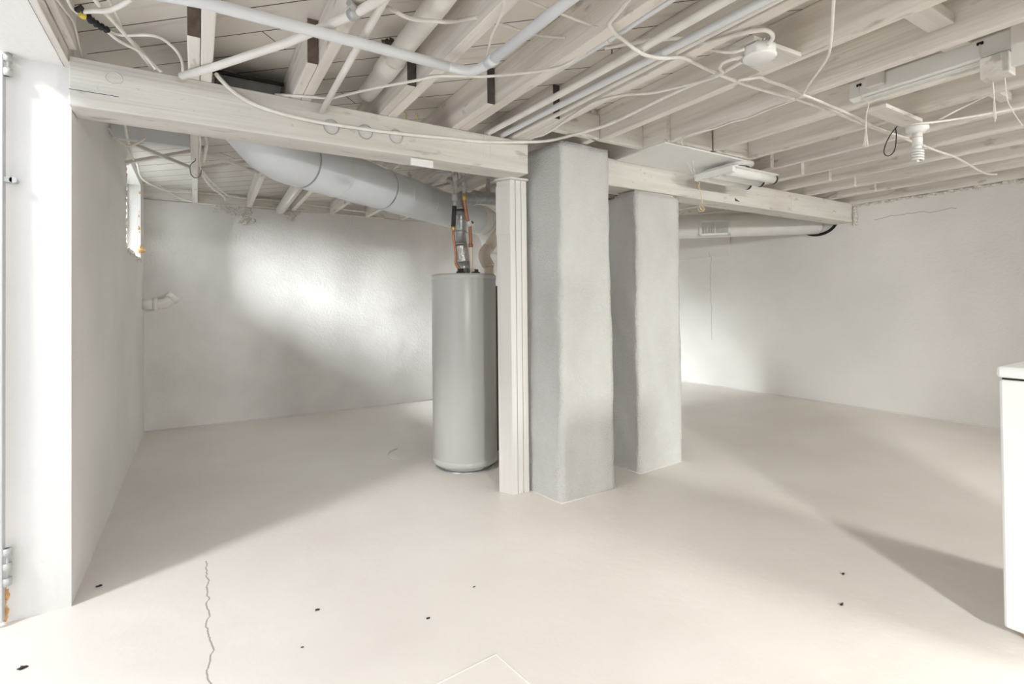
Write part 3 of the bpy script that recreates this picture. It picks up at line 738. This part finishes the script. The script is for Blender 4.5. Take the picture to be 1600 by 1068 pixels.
pipe('supply_pipe', [(1.64, 3.0, 2.33), (1.717, 2.797, 2.322), (1.717, 2.237, 2.310), (1.706, 1.815, 2.300), (1.715, 1.2, 2.30), (1.735, .2, 2.30)], .012, 'rightmost and slimmest of the three parallel white pipes by the pillar', M_pipe, G, sm=False)
t = thing('conduit', 'slim conduit strapped along a joist edge, left of the three parallel pipes', 'pipe', (1.42, 1.5, 2.30))
MB().tube([(1.42, 2.75, 2.345), (1.420, 2.417, 2.346), (1.420, 1.545, 2.316), (1.420, 1.246, 2.315), (1.42, .2, 2.315)], .0125, 12).build('run', M_cool, t)
MB().tube([(1.42, 1.535, 2.318), (1.42, 1.555, 2.318)], .017, 12).build('strap', M_pipe, t)
pipe('conduit', [(2.275, 2.3, 2.45), (2.275, 1.365, 2.443), (2.275, 0.950, 2.420), (2.275, .2, 2.40)], .012, 'slim white conduit along the joist behind the round junction box', M_cool, sm=False)
pipe('vent_pipe', [(0.829, 6.39, 2.37), (0.799, 4.6, 2.38)], .05, 'white round pipe meeting the back wall left of the duct, through broken plaster', sm=False)

# ------------------------------------------------------------------ cables
cable('house_cable', [(0.083, 2.704, 2.325), (0.102, 2.745, 2.321), (0.141, 2.748, 2.286), (0.206, 2.748, 2.247), (0.278, 2.748, 2.224), (0.393, 2.748, 2.208), (0.545, 2.748, 2.200), (0.741, 2.748, 2.204),
    (0.953, 2.748, 2.212), (1.264, 2.750, 2.235), (1.522, 2.750, 2.255), (1.829, 2.714, 2.294), (1.917, 2.626, 2.294), (1.963, 2.515, 2.294), (2.034, 2.276, 2.294), (2.039, 2.062, 2.294), (2.021, 1.790, 2.294), (2.012, 1.610, 2.290), (2.004, 1.464, 2.280), (1.964, 1.316, 2.270)],
    .0095, 'thick white cable draped along the left beam and on to the junction box')
cable('house_cable', [(0.343, 2.803, 2.320), (0.445, 2.697, 2.297), (0.560, 2.662, 2.297), (0.596, 2.628, 2.297), (0.698, 2.471, 2.297), (0.808, 2.324, 2.297), (0.868, 2.249, 2.297), (0.932, 2.160, 2.297), (1.047, 2.090, 2.297), (1.126, 2.047, 2.297), (1.223, 1.964, 2.297), (1.326, 1.860, 2.297), (1.372, 1.793, 2.297), (1.384, 1.736, 2.300), (1.399, 1.659, 2.310)],
    .0065, 'white cable zigzagging under the joists above the left beam')
cable('house_cable', [(0.600, 1.877, 2.379), (0.625, 1.807, 2.330), (0.682, 1.807, 2.320), (0.766, 1.777, 2.320), (0.815, 1.774, 2.330), (0.900, 1.847, 2.394), (0.906, 1.693, 2.334)], .008, 'short white cable entering a hole in the joist beside the fat waste pipe')
cable('hanging_wire', [(0.884, 1.468, 2.290), (0.911, 1.513, 2.290), (0.939, 1.592, 2.285), (0.969, 1.703, 2.280), (1.037, 1.872, 2.275)], .0045, 'short yellowish wire hanging beside the elbow of the bluish conduit', 'wire')
cable('house_cable', [(1.014, 1.730, 2.360), (1.088, 1.745, 2.370), (1.144, 1.746, 2.370), (1.320, 1.848, 2.445), (1.338, 1.719, 2.383)], .0055, 'short white cable entering a hole in a joist just left of the strapped conduit')
cable('house_cable', [(1.003, 1.541, 2.360), (1.140, 1.553, 2.360), (1.183, 1.538, 2.350), (1.335, 1.574, 2.373), (1.338, 1.516, 2.332)], .0045, 'thin white cable passing behind the bluish forward conduit at the top edge')
Y1 = 1.465
cable('house_cable', [(1.263, 1.260, 2.294), (1.289, 1.347, 2.292), (1.299, 1.395, 2.290), (1.319, 1.423, 2.290), (1.376, 1.453, 2.288), (1.435, 1.469, 2.286), (1.525, 1.473, 2.262), (1.587, 1.463, 2.255), (1.652, 1.454, 2.262), (1.764, 1.455, 2.290), (1.941, 1.473, 2.292), (2.165, 1.485, 2.292), (2.359, 1.480, 2.292), (2.529, 1.465, 2.292), (2.631, 1.457, 2.292), (3.042, 1.459, 2.294), (3.378, 1.470, 2.294), (3.634, 1.472, 2.294), (3.962, 1.468, 2.294), (4.153, 1.467, 2.294), (4.404, 1.472, 2.294), (4.751, 1.471, 2.294), (5.492, 1.533, 2.294), (5.660, 1.499, 2.297)],
    .0075, 'long white cable stapled under all the right-hand joists')
cable('house_cable', [(2.145, 1.465, 2.283), (2.217, 1.403, 2.290), (2.285, 1.402, 2.290), (2.496, 1.397, 2.288), (2.589, 1.405, 2.288), (2.735, 1.409, 2.290), (2.999, 1.413, 2.285), (3.189, 1.429, 2.290), (3.392, 1.449, 2.290), (3.714, 1.453, 2.290), (3.878, 1.444, 2.290)],
    .0065, 'second white cable beside the long stapled one, from junction box to spiral bulb')
cable('house_cable', [(1.842, 0.891, 2.285), (1.978, 0.963, 2.280), (2.107, 1.032, 2.275), (2.234, 1.105, 2.275), (2.322, 1.178, 2.275), (2.440, 1.285, 2.280), (2.579, 1.402, 2.288)], .0055, 'thin white cable hanging from the top edge down to the pair of stapled cables')
cable('house_cable', [(2.580, 1.394, 2.282), (2.612, 1.466, 2.288), (2.649, 1.636, 2.297), (2.672, 1.756, 2.299), (2.650, 1.863, 2.299), (2.655, 1.973, 2.299), (2.623, 2.070, 2.299), (2.623, 2.153, 2.299), (2.652, 2.212, 2.296), (2.688, 2.238, 2.280)], .0055, 'white cable following the joist edge from the stapled pair to the flat panel')
cable('house_cable', [(1.935, 1.184, 2.275), (1.926, 1.160, 2.285), (1.897, 1.145, 2.290), (1.853, 1.144, 2.290), (1.825, 1.166, 2.290), (1.795, 1.210, 2.290), (1.772, 1.269, 2.293), (1.756, 1.307, 2.293), (1.762, 1.344, 2.310), (1.762, 1.384, 2.330), (1.705, 1.415, 2.340), (1.650, 1.451, 2.340), (1.594, 1.496, 2.340), (1.539, 1.565, 2.340), (1.484, 1.634, 2.340)],
    .0085, 'thick white cable looping over the top of the round junction box and away left')
cable('house_cable', [(1.890, 1.257, 2.275), (1.880, 1.288, 2.275), (1.868, 1.322, 2.285), (1.862, 1.368, 2.310), (1.859, 1.403, 2.330)], .007, 'short white cable leaving the left side of the round junction box')
cable('house_cable', [(1.933, 1.289, 2.270), (1.907, 1.324, 2.265), (1.899, 1.361, 2.265), (1.937, 1.405, 2.267), (1.991, 1.431, 2.270), (2.005, 1.505, 2.276), (1.991, 1.600, 2.285), (1.980, 1.697, 2.297), (1.931, 1.787, 2.297), (1.837, 1.868, 2.297), (1.772, 1.980, 2.297), (1.762, 2.064, 2.297), (1.783, 2.242, 2.297), (1.822, 2.456, 2.300), (1.834, 2.599, 2.305), (1.803, 2.697, 2.312), (1.738, 2.785, 2.318)],
    .007, 'white cable looping left of the junction box then running back to the beam')

# top-left tangle with taped splice
ZC = 2.36
t = thing('cable_splice', 'black taped cable splice with a yellow wire nut near the top left corner', 'splice', (-0.339, 2.498, 2.360))
MB().tube([(-0.373, 2.449, 2.360), (-0.357, 2.426, 2.365), (-0.353, 2.447, 2.360)], .010, 10).build('tape_wrap', M_black, t)
MB().tube(smooth_path([(-0.348, 2.469, 2.360), (-0.339, 2.508, 2.360), (-0.324, 2.531, 2.360), (-0.307, 2.553, 2.360), (-0.293, 2.567, 2.360)]), [.010 + .005 * math.sin(k * 1.3) for k in range(25)], 10).build('tape_wrap', M_black, t)
MB().tube([(-0.368, 2.465, 2.355), (-0.358, 2.474, 2.355), (-0.350, 2.479, 2.355)], [.009, .013, .009], 10).build('wire_nut', M_yellow, t)
G = 'loose cables at the top left'
cable('loose_cable', [(-0.389, 2.367, 2.360), (-0.386, 2.438, 2.360), (-0.373, 2.474, 2.360)], .006, 'loose white cable coming down to the yellow wire nut', group=G)
cable('loose_cable', [(-0.355, 2.448, 2.360), (-0.316, 2.410, 2.355), (-0.277, 2.377, 2.350), (-0.231, 2.312, 2.350), (-0.191, 2.239, 2.350)], .009, 'thick white cable leaving the taped splice to the upper right', group=G)
cable('loose_cable', [(-0.313, 2.332, 2.370), (-0.288, 2.438, 2.370), (-0.245, 2.583, 2.370), (-0.205, 2.725, 2.365), (-0.160, 2.814, 2.330), (-0.145, 2.783, 2.310)], .008, 'left of two parallel white cables falling to the top of the left beam', group=G)
cable('loose_cable', [(-0.275, 2.348, 2.390), (-0.260, 2.488, 2.390), (-0.248, 2.617, 2.385), (-0.216, 2.695, 2.380), (-0.176, 2.769, 2.360), (-0.129, 2.767, 2.310)], .006, 'right of two parallel white cables falling to the top of the left beam', group=G)
cable('loose_cable', [(-0.301, 2.566, 2.360), (-0.276, 2.603, 2.350), (-0.241, 2.648, 2.350), (-0.210, 2.673, 2.350), (-0.183, 2.729, 2.350), (-0.149, 2.743, 2.310)], .006, 'lower loose white cable from the taped splice to the beam top', group=G)
cable('loose_cable', [(-0.297, 2.569, 2.360), (-0.277, 2.607, 2.370), (-0.236, 2.597, 2.370), (-0.165, 2.552, 2.370), (-0.123, 2.551, 2.370), (-0.089, 2.575, 2.360), (-0.063, 2.619, 2.350), (-0.048, 2.701, 2.340), (-0.050, 2.758, 2.310)], .006, 'loose white cable arching from the taped splice round to the beam top', group=G)
cable('loose_cable', [(-0.414, 2.334, 2.336), (-0.414, 2.477, 2.364), (-0.414, 2.627, 2.397), (-0.414, 2.691, 2.387), (-0.414, 2.771, 2.357), (-0.414, 2.828, 2.332)], .0045, 'thin white cable clipped down the doorway edge board', group=G)

# cables at the back left under the far joists
G = 'loose cables under the far joists'
cable('loose_cable', [(-0.430, 3.766, 2.304), (-0.384, 3.700, 2.232), (-0.337, 3.700, 2.199), (-0.295, 3.700, 2.219), (-0.252, 3.700, 2.258)], .006, 'short white cable loop by the left wall just under the beam', group=G)
cable('loose_cable', [(-0.349, 3.700, 2.332), (-0.358, 3.900, 2.313), (-0.372, 4.200, 2.329), (-0.389, 4.600, 2.346), (-0.393, 5.000, 2.405), (-0.408, 5.400, 2.406), (-0.400, 5.800, 2.437), (-0.339, 6.100, 2.451), (-0.222, 6.250, 2.446), (-0.049, 6.300, 2.465), (0.230, 6.300, 2.467), (0.474, 6.300, 2.451), (0.698, 6.300, 2.459), (1.033, 6.300, 2.448), (1.464, 6.300, 2.427), (1.849, 6.300, 2.415)], .008, 'long white cable from the left window along the top of the back wall', group=G)
cable('loose_cable', [(-0.418, 6.200, 2.495), (-0.328, 6.280, 2.502), (-0.225, 6.330, 2.445), (-0.049, 6.330, 2.370), (0.231, 6.330, 2.362), (0.529, 6.350, 2.380), (0.903, 6.350, 2.378), (1.401, 6.350, 2.368), (2.029, 6.360, 2.367)], .006, 'lower white cable sagging across the top of the back wall', group=G)
cable('loose_cable', [(0.045, 3.900, 2.409), (0.066, 4.100, 2.396), (0.062, 4.300, 2.386), (0.052, 4.500, 2.359)], .011, 'thick white cable hanging beside the wired far joist', group=G)
cable('loose_cable', [(0.012, 3.400, 2.274), (0.025, 3.600, 2.240), (0.023, 3.800, 2.212), (0.033, 4.300, 2.234)], .005, 'thin white cable down the right side of the wired far joist', group=G)
cable('loose_cable', [(0.036, 4.600, 2.293), (0.112, 5.200, 2.320), (0.232, 5.900, 2.379), (0.268, 6.200, 2.391)], .009, 'white cable slanting from the wired far joist to the back wall, left of two', group=G)
cable('loose_cable', [(0.036, 4.600, 2.313), (0.122, 5.200, 2.360), (0.244, 5.900, 2.412), (0.327, 6.200, 2.424)], .009, 'white cable slanting from the wired far joist to the back wall, right of two', group=G)
cable('wire_hook', [(-0.002, 4.210, 2.303), (-0.002, 4.210, 2.285), (-0.021, 4.210, 2.265), (-0.032, 4.210, 2.241), (-0.028, 4.210, 2.192), (-0.010, 4.210, 2.168), (0.013, 4.210, 2.170), (0.029, 4.210, 2.190), (0.035, 4.210, 2.232)], .0035, 'bent dark wire hook hanging from the wired far joist', 'hook', M_boot)
cable('loose_cable', [(-0.458, 4.900, 2.456), (-0.458, 4.900, 2.357)], .02, 'thick pale cable end against the left wall near the window top', group=G)

# ------------------------------------------------------------------ junction box
t = thing('junction_box', 'round white painted junction box on a small board between joists', 'junction box', (2.070, 1.306, 2.300))
c = Vector((1.964, 1.239, 2.262))
oct_ = [(c.x + .062 * math.cos(math.radians(22.5 + 45 * k)), c.y + .062 * math.sin(math.radians(22.5 + 45 * k))) for k in range(8)]
MB().hexa(oct_, c.z - .012, c.z + .034).build('box_body', M_plast, t, .006)
MB().lathe((c.x, c.y, c.z - .017), [(0.001, 0), (.058, 0), (.064, .006), (.064, .010)], 28).build('cover_plate', M_plast, t)
MB().hexa([(1.90, 1.22), (2.205, 1.20), (2.207, 1.38), (1.88, 1.36)], 2.299, 2.318).build('mounting_board', M_woodX, t, .002)
for k in range(5):
    a = 1.2 + k * .55; MB().lump((c.x + .045 * math.cos(a + 1.8), c.y + .045 * math.sin(a + 1.8), c.z + .036), .010).build('cable_clamp', M_galv, t)

# ------------------------------------------------------------------ tube light by the beam
t = thing('tube_light', 'unlit white tube light fixture hanging just in front of the right beam', 'ceiling light', (3.53, 2.44, 2.18))
MB().lathe((3.50, 2.40, 2.272), [(.085, 0), (.115, .012), (.115, .030), (.11, .030)], 36).build('canopy', M_plast, t)
MB().lathe((3.50, 2.40, 2.262), [(0.001, 0), (.05, 0), (.06, .012)], 28).build('canopy_neck', M_plast, t)
x0, x1 = 3.265, 3.815
prof = [(2.26, 2.233), (2.35, 2.268), (2.52, 2.268), (2.62, 2.233), (2.61, 2.227), (2.27, 2.227)]
n = len(prof); vs = [(x0 if z < 2.25 else x0 + .05, y, z) for y, z in prof] + [(x1, y, z) for y, z in prof]
MB().add(vs, [list(range(n)), list(range(n, 2 * n))[::-1]] + [[i, n + i, n + (i + 1) % n, (i + 1) % n] for i in range(n)]).build('reflector', M_plast, t, .004)
for y in (2.33, 2.44, 2.55):
    tb = MB().tube([(x0 + .03, y, 2.214), (x1 + .03, y, 2.214)], .036, 24).build('glass_tube', M_tube, t)
    MB().tube([(x1 + .02, y, 2.214), (x1 + .038, y, 2.214)], .0375, 24).build('end_ring', M_black, tb)
    MB().tube([(x1 + .036, y, 2.214), (x1 + .055, y, 2.214)], .018, 16).build('end_cap', M_plast, tb)
MB().box((x0 - .004, 2.275, 2.19), (x0 + .03, 2.605, 2.235)).build('end_bracket', M_plast, t, .004)
pc = note(cable('pull_cord', [(3.310, 2.590, 2.191), (3.307, 2.600, 2.148), (3.328, 2.600, 2.096), (3.349, 2.600, 2.023)], .0035, '', m=M_cord, parent=t), 'yellowed pull cord')
coil = []
cc = Vector((3.333, 2.600, 1.987))
for k in range(44):
    a = k * .5; r = .018 + .010 * math.sin(k * .37); coil.append(cc + Vector((r * 1.2 * math.cos(a), .01 * math.sin(k * .7), r * math.sin(a))))
MB().tube(coil, .0022, 6).build('cord_coil', M_cord, pc)
cable('hanging_wire', [(2.688, 2.232, 2.295), (3.036, 2.500, 2.303), (3.173, 2.550, 2.229), (3.293, 2.600, 2.186)], .0018, 'thin wire hanging from the flat panel edge to the tube light, left of two', 'wire')
cable('hanging_wire', [(2.761, 2.252, 2.295), (3.051, 2.450, 2.330), (3.125, 2.500, 2.249), (3.293, 2.600, 2.196)], .0018, 'thin wire hanging from the flat panel edge to the tube light, right of two', 'wire')

# ------------------------------------------------------------------ spiral bulb
t = thing('bulb_fixture', 'bare white spiral bulb in a ceiling socket between the joists at the right', 'ceiling light', (3.487, 1.257, 2.250))
q = Vector((3.564, 1.285, 2.235)); 
MB().box((3.06, q.y - .05, 2.262), (3.50, q.y + .05, 2.282)).build('mounting_board', M_woodX, t, .002)
MB().lathe((q.x, q.y, 2.222), [(0.001, 0), (.03, 0), (.056, .02), (.056, .038)], 30).build('socket_base', M_plast, t)
MB().tube([(q.x, q.y, 2.225), (q.x, q.y, 2.15)], .025, 24).build('socket', M_plast, t)
MB().tube([(q.x, q.y, 2.199), (q.x, q.y, 2.197)], .0256, 24).build('red_line', M_red, t)
MB().tube([(q.x, q.y, 2.15), (q.x, q.y, 2.128)], .0215, 24).build('ballast', M_plast, t)
sp = [(q.x + .025 * math.cos(k * .45), q.y + .025 * math.sin(k * .45), 2.128 - .062 * k / 56) for k in range(57)]
MB().tube(sp, .0068, 8).build('spiral_tube', M_tube, t)
MB().tube([(q.x - .01, q.y, 2.118), (q.x, q.y, 2.058), (q.x + .012, q.y, 2.066)], .008, 10).build('spiral_tip', M_tube, t)
cable('flexible_cable', [(3.536, 1.331, 2.270), (3.493, 1.274, 2.262), (3.557, 1.208, 2.262), (3.680, 1.125, 2.280), (3.778, 0.987, 2.290), (3.825, 0.880, 2.295)], .0065, 'armoured flexible cable leading right from the spiral bulb fixture', 'cable', M_pipe)
cable('house_cable', [(3.610, 1.234, 2.272), (3.588, 1.152, 2.290), (3.612, 1.089, 2.320), (3.622, 0.997, 2.350)], .006, 'white cable rising right from the spiral bulb into the joist bay')
cable('wire_loop', [(3.412, 1.324, 2.250), (3.412, 1.343, 2.230), (3.385, 1.350, 2.200), (3.436, 1.393, 2.170), (3.539, 1.445, 2.150), (3.601, 1.454, 2.140), (3.615, 1.432, 2.150), (3.544, 1.387, 2.170), (3.420, 1.333, 2.210), (3.405, 1.331, 2.240)], .003, 'black wire loop hanging left of the spiral bulb', 'wire', M_black)

# ------------------------------------------------------------------ strip fixture and wood pieces on the near right joist
t = thing('strip_fixture', 'long smooth white strip fixture fixed to the side of a joist at upper right', 'ceiling light', (3.01, .9, 2.33))
prof = [(2.985, 2.332), (3.042, 2.322), (3.042, 2.424), (2.99, 2.420)]
vs = [(x, 1.38, z) for x, z in prof] + [(x, .05, z) for x, z in prof]
MB().add(vs, [[0, 1, 2, 3], [7, 6, 5, 4]] + [[i, 4 + i, 4 + (i + 1) % 4, (i + 1) % 4][::1] for i in range(4)]).build('housing', M_plast, t, .005)
MB().box((3.005, .25, 2.317), (3.04, 1.33, 2.325)).build('lamp_channel', M_ductw, t)
for (u, v) in ((1342, 133), (1531, 68)):
    p = Vector((2.986, 1.329, 2.394)) if u == 1342 else Vector((2.986, 0.837, 2.398))
    MB().box((2.983, p.y - .011, p.z - .006), (2.992, p.y + .011, p.z + .006)).build('keyhole_slot', M_gap, t)
cable('pull_string', [(2.980, 1.326, 2.389), (2.975, 1.322, 2.345), (2.970, 1.302, 2.310), (2.965, 1.276, 2.277), (2.965, 1.286, 2.224), (2.965, 1.293, 2.152)], .0022, 'thin string hanging from the left keyhole of the strip fixture', 'string')
cable('pull_string', [(2.980, 0.836, 2.393), (2.975, 0.837, 2.361), (2.975, 0.831, 2.324)], .002, 'thin string in the right keyhole of the strip fixture', 'string')
b = MB()
for k in range(6): b.tube(smooth_path([(2.965, 1.289, 2.224), (2.965, 1.290, 2.151), tuple(Vector((2.965, 1.292, 2.058)) + Vector((0, random.uniform(-.014, .014), random.uniform(-.02, .01))))], 4), .0018, 6)
tag(b.build('string_tassel', M_cable), 'frayed white string tassel below the left end of the strip fixture', 'string')
b = MB()
for k in range(4): b.tube(smooth_path([(2.990, 0.798, 2.212), (2.990, 0.795, 2.148), tuple(Vector((2.990, 0.792, 2.051)) + Vector((0, random.uniform(-.012, .012), random.uniform(-.02, .01))))], 4), .002, 6)
tag(b.build('string_tassel', M_cable), 'frayed white string tassel below the wooden block near the right edge', 'string')
cable('hanging_wire', [(2.990, 0.758, 2.219), (2.990, 0.752, 2.119), (2.990, 0.734, 2.058), (2.990, 0.707, 1.991)], .002, 'thin wire dangling right of the tassel near the right edge', 'wire')
tag(MB().box((2.948, 1.207, 2.355), (2.983, 1.283, ZT - .004)).build('wood_cleat', M_woodZ, None, .002), 'short upright white wooden cleat on the front of the strip fixture', 'board')
tag(MB().box((2.955, .735, 2.225), (3.038, .832, 2.318)).build('wood_block', M_woodX, None, .003), 'white wooden block nailed to the joist under the strip fixture near the right edge', 'block')
tag(MB().box((2.93, .60, 2.235), (2.954, .722, ZT - .004)).build('wood_cleat', M_woodZ, None, .002), 'tall upright white plank at the top right edge of the view', 'board')
tag(MB().bar((2.690, .915, 2.43), (2.983, .915, 2.43), .10, .045).build('joist_brace', M_woodX, None, .003), 'short white brace between two joists left of the tall plank', 'brace')
tag(MB().bar((2.262, .86, 2.40), (2.63, .86, 2.40), .09, .045).build('joist_brace', M_woodX, None, .003), 'short white brace at the top edge between the joists past the junction box', 'brace')
tag(MB().box((3.50, .95, 2.36), (3.86, 1.0, 2.47)).build('joist_block', M_woodX, None, .003), 'white block deep between two joists behind the spiral bulb', 'block')

# ------------------------------------------------------------------ left wall pipe stub and wall board
t = thing('pipe_stub', 'capped white pipe stub with an elbow low in the back left corner', 'pipe', (-0.33, 6.24, 1.24))
MB().tube([(-0.452, 6.24, 1.30), (-0.33, 6.24, 1.30)], .052, 24).build('straight', M_pipe, t)
MB().tube([(-0.365, 6.24, 1.30), (-0.325, 6.24, 1.30)], .064, 24).build('hub_ring', M_pipe, t)
MB().tube(smooth_path([(-0.33, 6.24, 1.30), (-0.27, 6.24, 1.305), (-0.225, 6.24, 1.335), (-0.20, 6.24, 1.365)]), .050, 24).build('elbow', M_pipe, t)
MB().tube([(-0.215, 6.24, 1.345), (-0.18, 6.24, 1.385)], .060, 24).build('end_cap', M_pipe, t)
tag(MB().box((6.0, 4.249, 1.887), (6.027, 5.5, 2.20)).build('wall_board', M_wallr, None, .004), 'flat painted board on the right wall below the vent grille duct', 'board')

# ------------------------------------------------------------------ chest freezer
t = thing('chest_freezer', 'white chest freezer cut off by the right edge of the view', 'freezer', (2.9, .36, 0))
MB().box((2.556, .03, .035), (3.22, .684, .955)).build('cabinet', M_enamel, t, .010)
MB().box((2.553, .03, .962), (3.23, .690, 1.004)).build('lid', M_enamel, t, .010)
note(MB().box((2.565, .04, .953), (3.21, .676, .964)).build('gasket', M_black, t), 'dark gasket line under the lid')
for (x, y) in ((2.61, .62), (2.61, .10), (3.15, .62), (3.15, .10)):
    MB().tube([(x - .015, y, .022), (x + .015, y, .022)], .022, 16).build('caster', M_brass if y > .5 else M_black, t)

# ------------------------------------------------------------------ debris on the floor
deb = [(.424, 2.244, .007, 'dark paint chip in the middle of the floor, left of centre'), (.788, 1.944, .006, 'dark paint chip on the floor right of the long crack'),
       (2.528, 1.226, .008, 'round dark pebble on the right part of the floor'), (2.265, 1.108, .007, 'brown wood sliver on the right part of the floor'),
       (-0.519, 2.441, .009, 'dark chip on the floor in the doorway'), (-.375, 2.97, .008, 'dark chip at the foot of the left wall'),
       (.33, 2.03, .004, 'tiny speck on the floor by the crack'), (1.05, 2.05, .004, 'tiny speck near the floor centre')]
for (x, y, r, lab) in deb:
    tag(MB().lump((x, y, r * .45), r, (1.5, .7, .5)).build('floor_debris', M_dirt), lab, 'debris', 'dark specks on the floor')
# thin raised edge of a square concrete patch
struct(MB().tube([(0.623, 1.589, 0.000), (0.913, 1.615, 0.000), (0.937, 1.406, 0.000)], .003, 6).build('trim_5', M_floor))
# loose bent wire on the floor beside the heater
cable('floor_wire', [(1.42, 4.05, .006), (1.36, 4.15, .006), (1.40, 4.30, .006), (1.50, 4.38, .006)], .004, 'faint bent wire lying on the floor left of the water heater', 'wire')
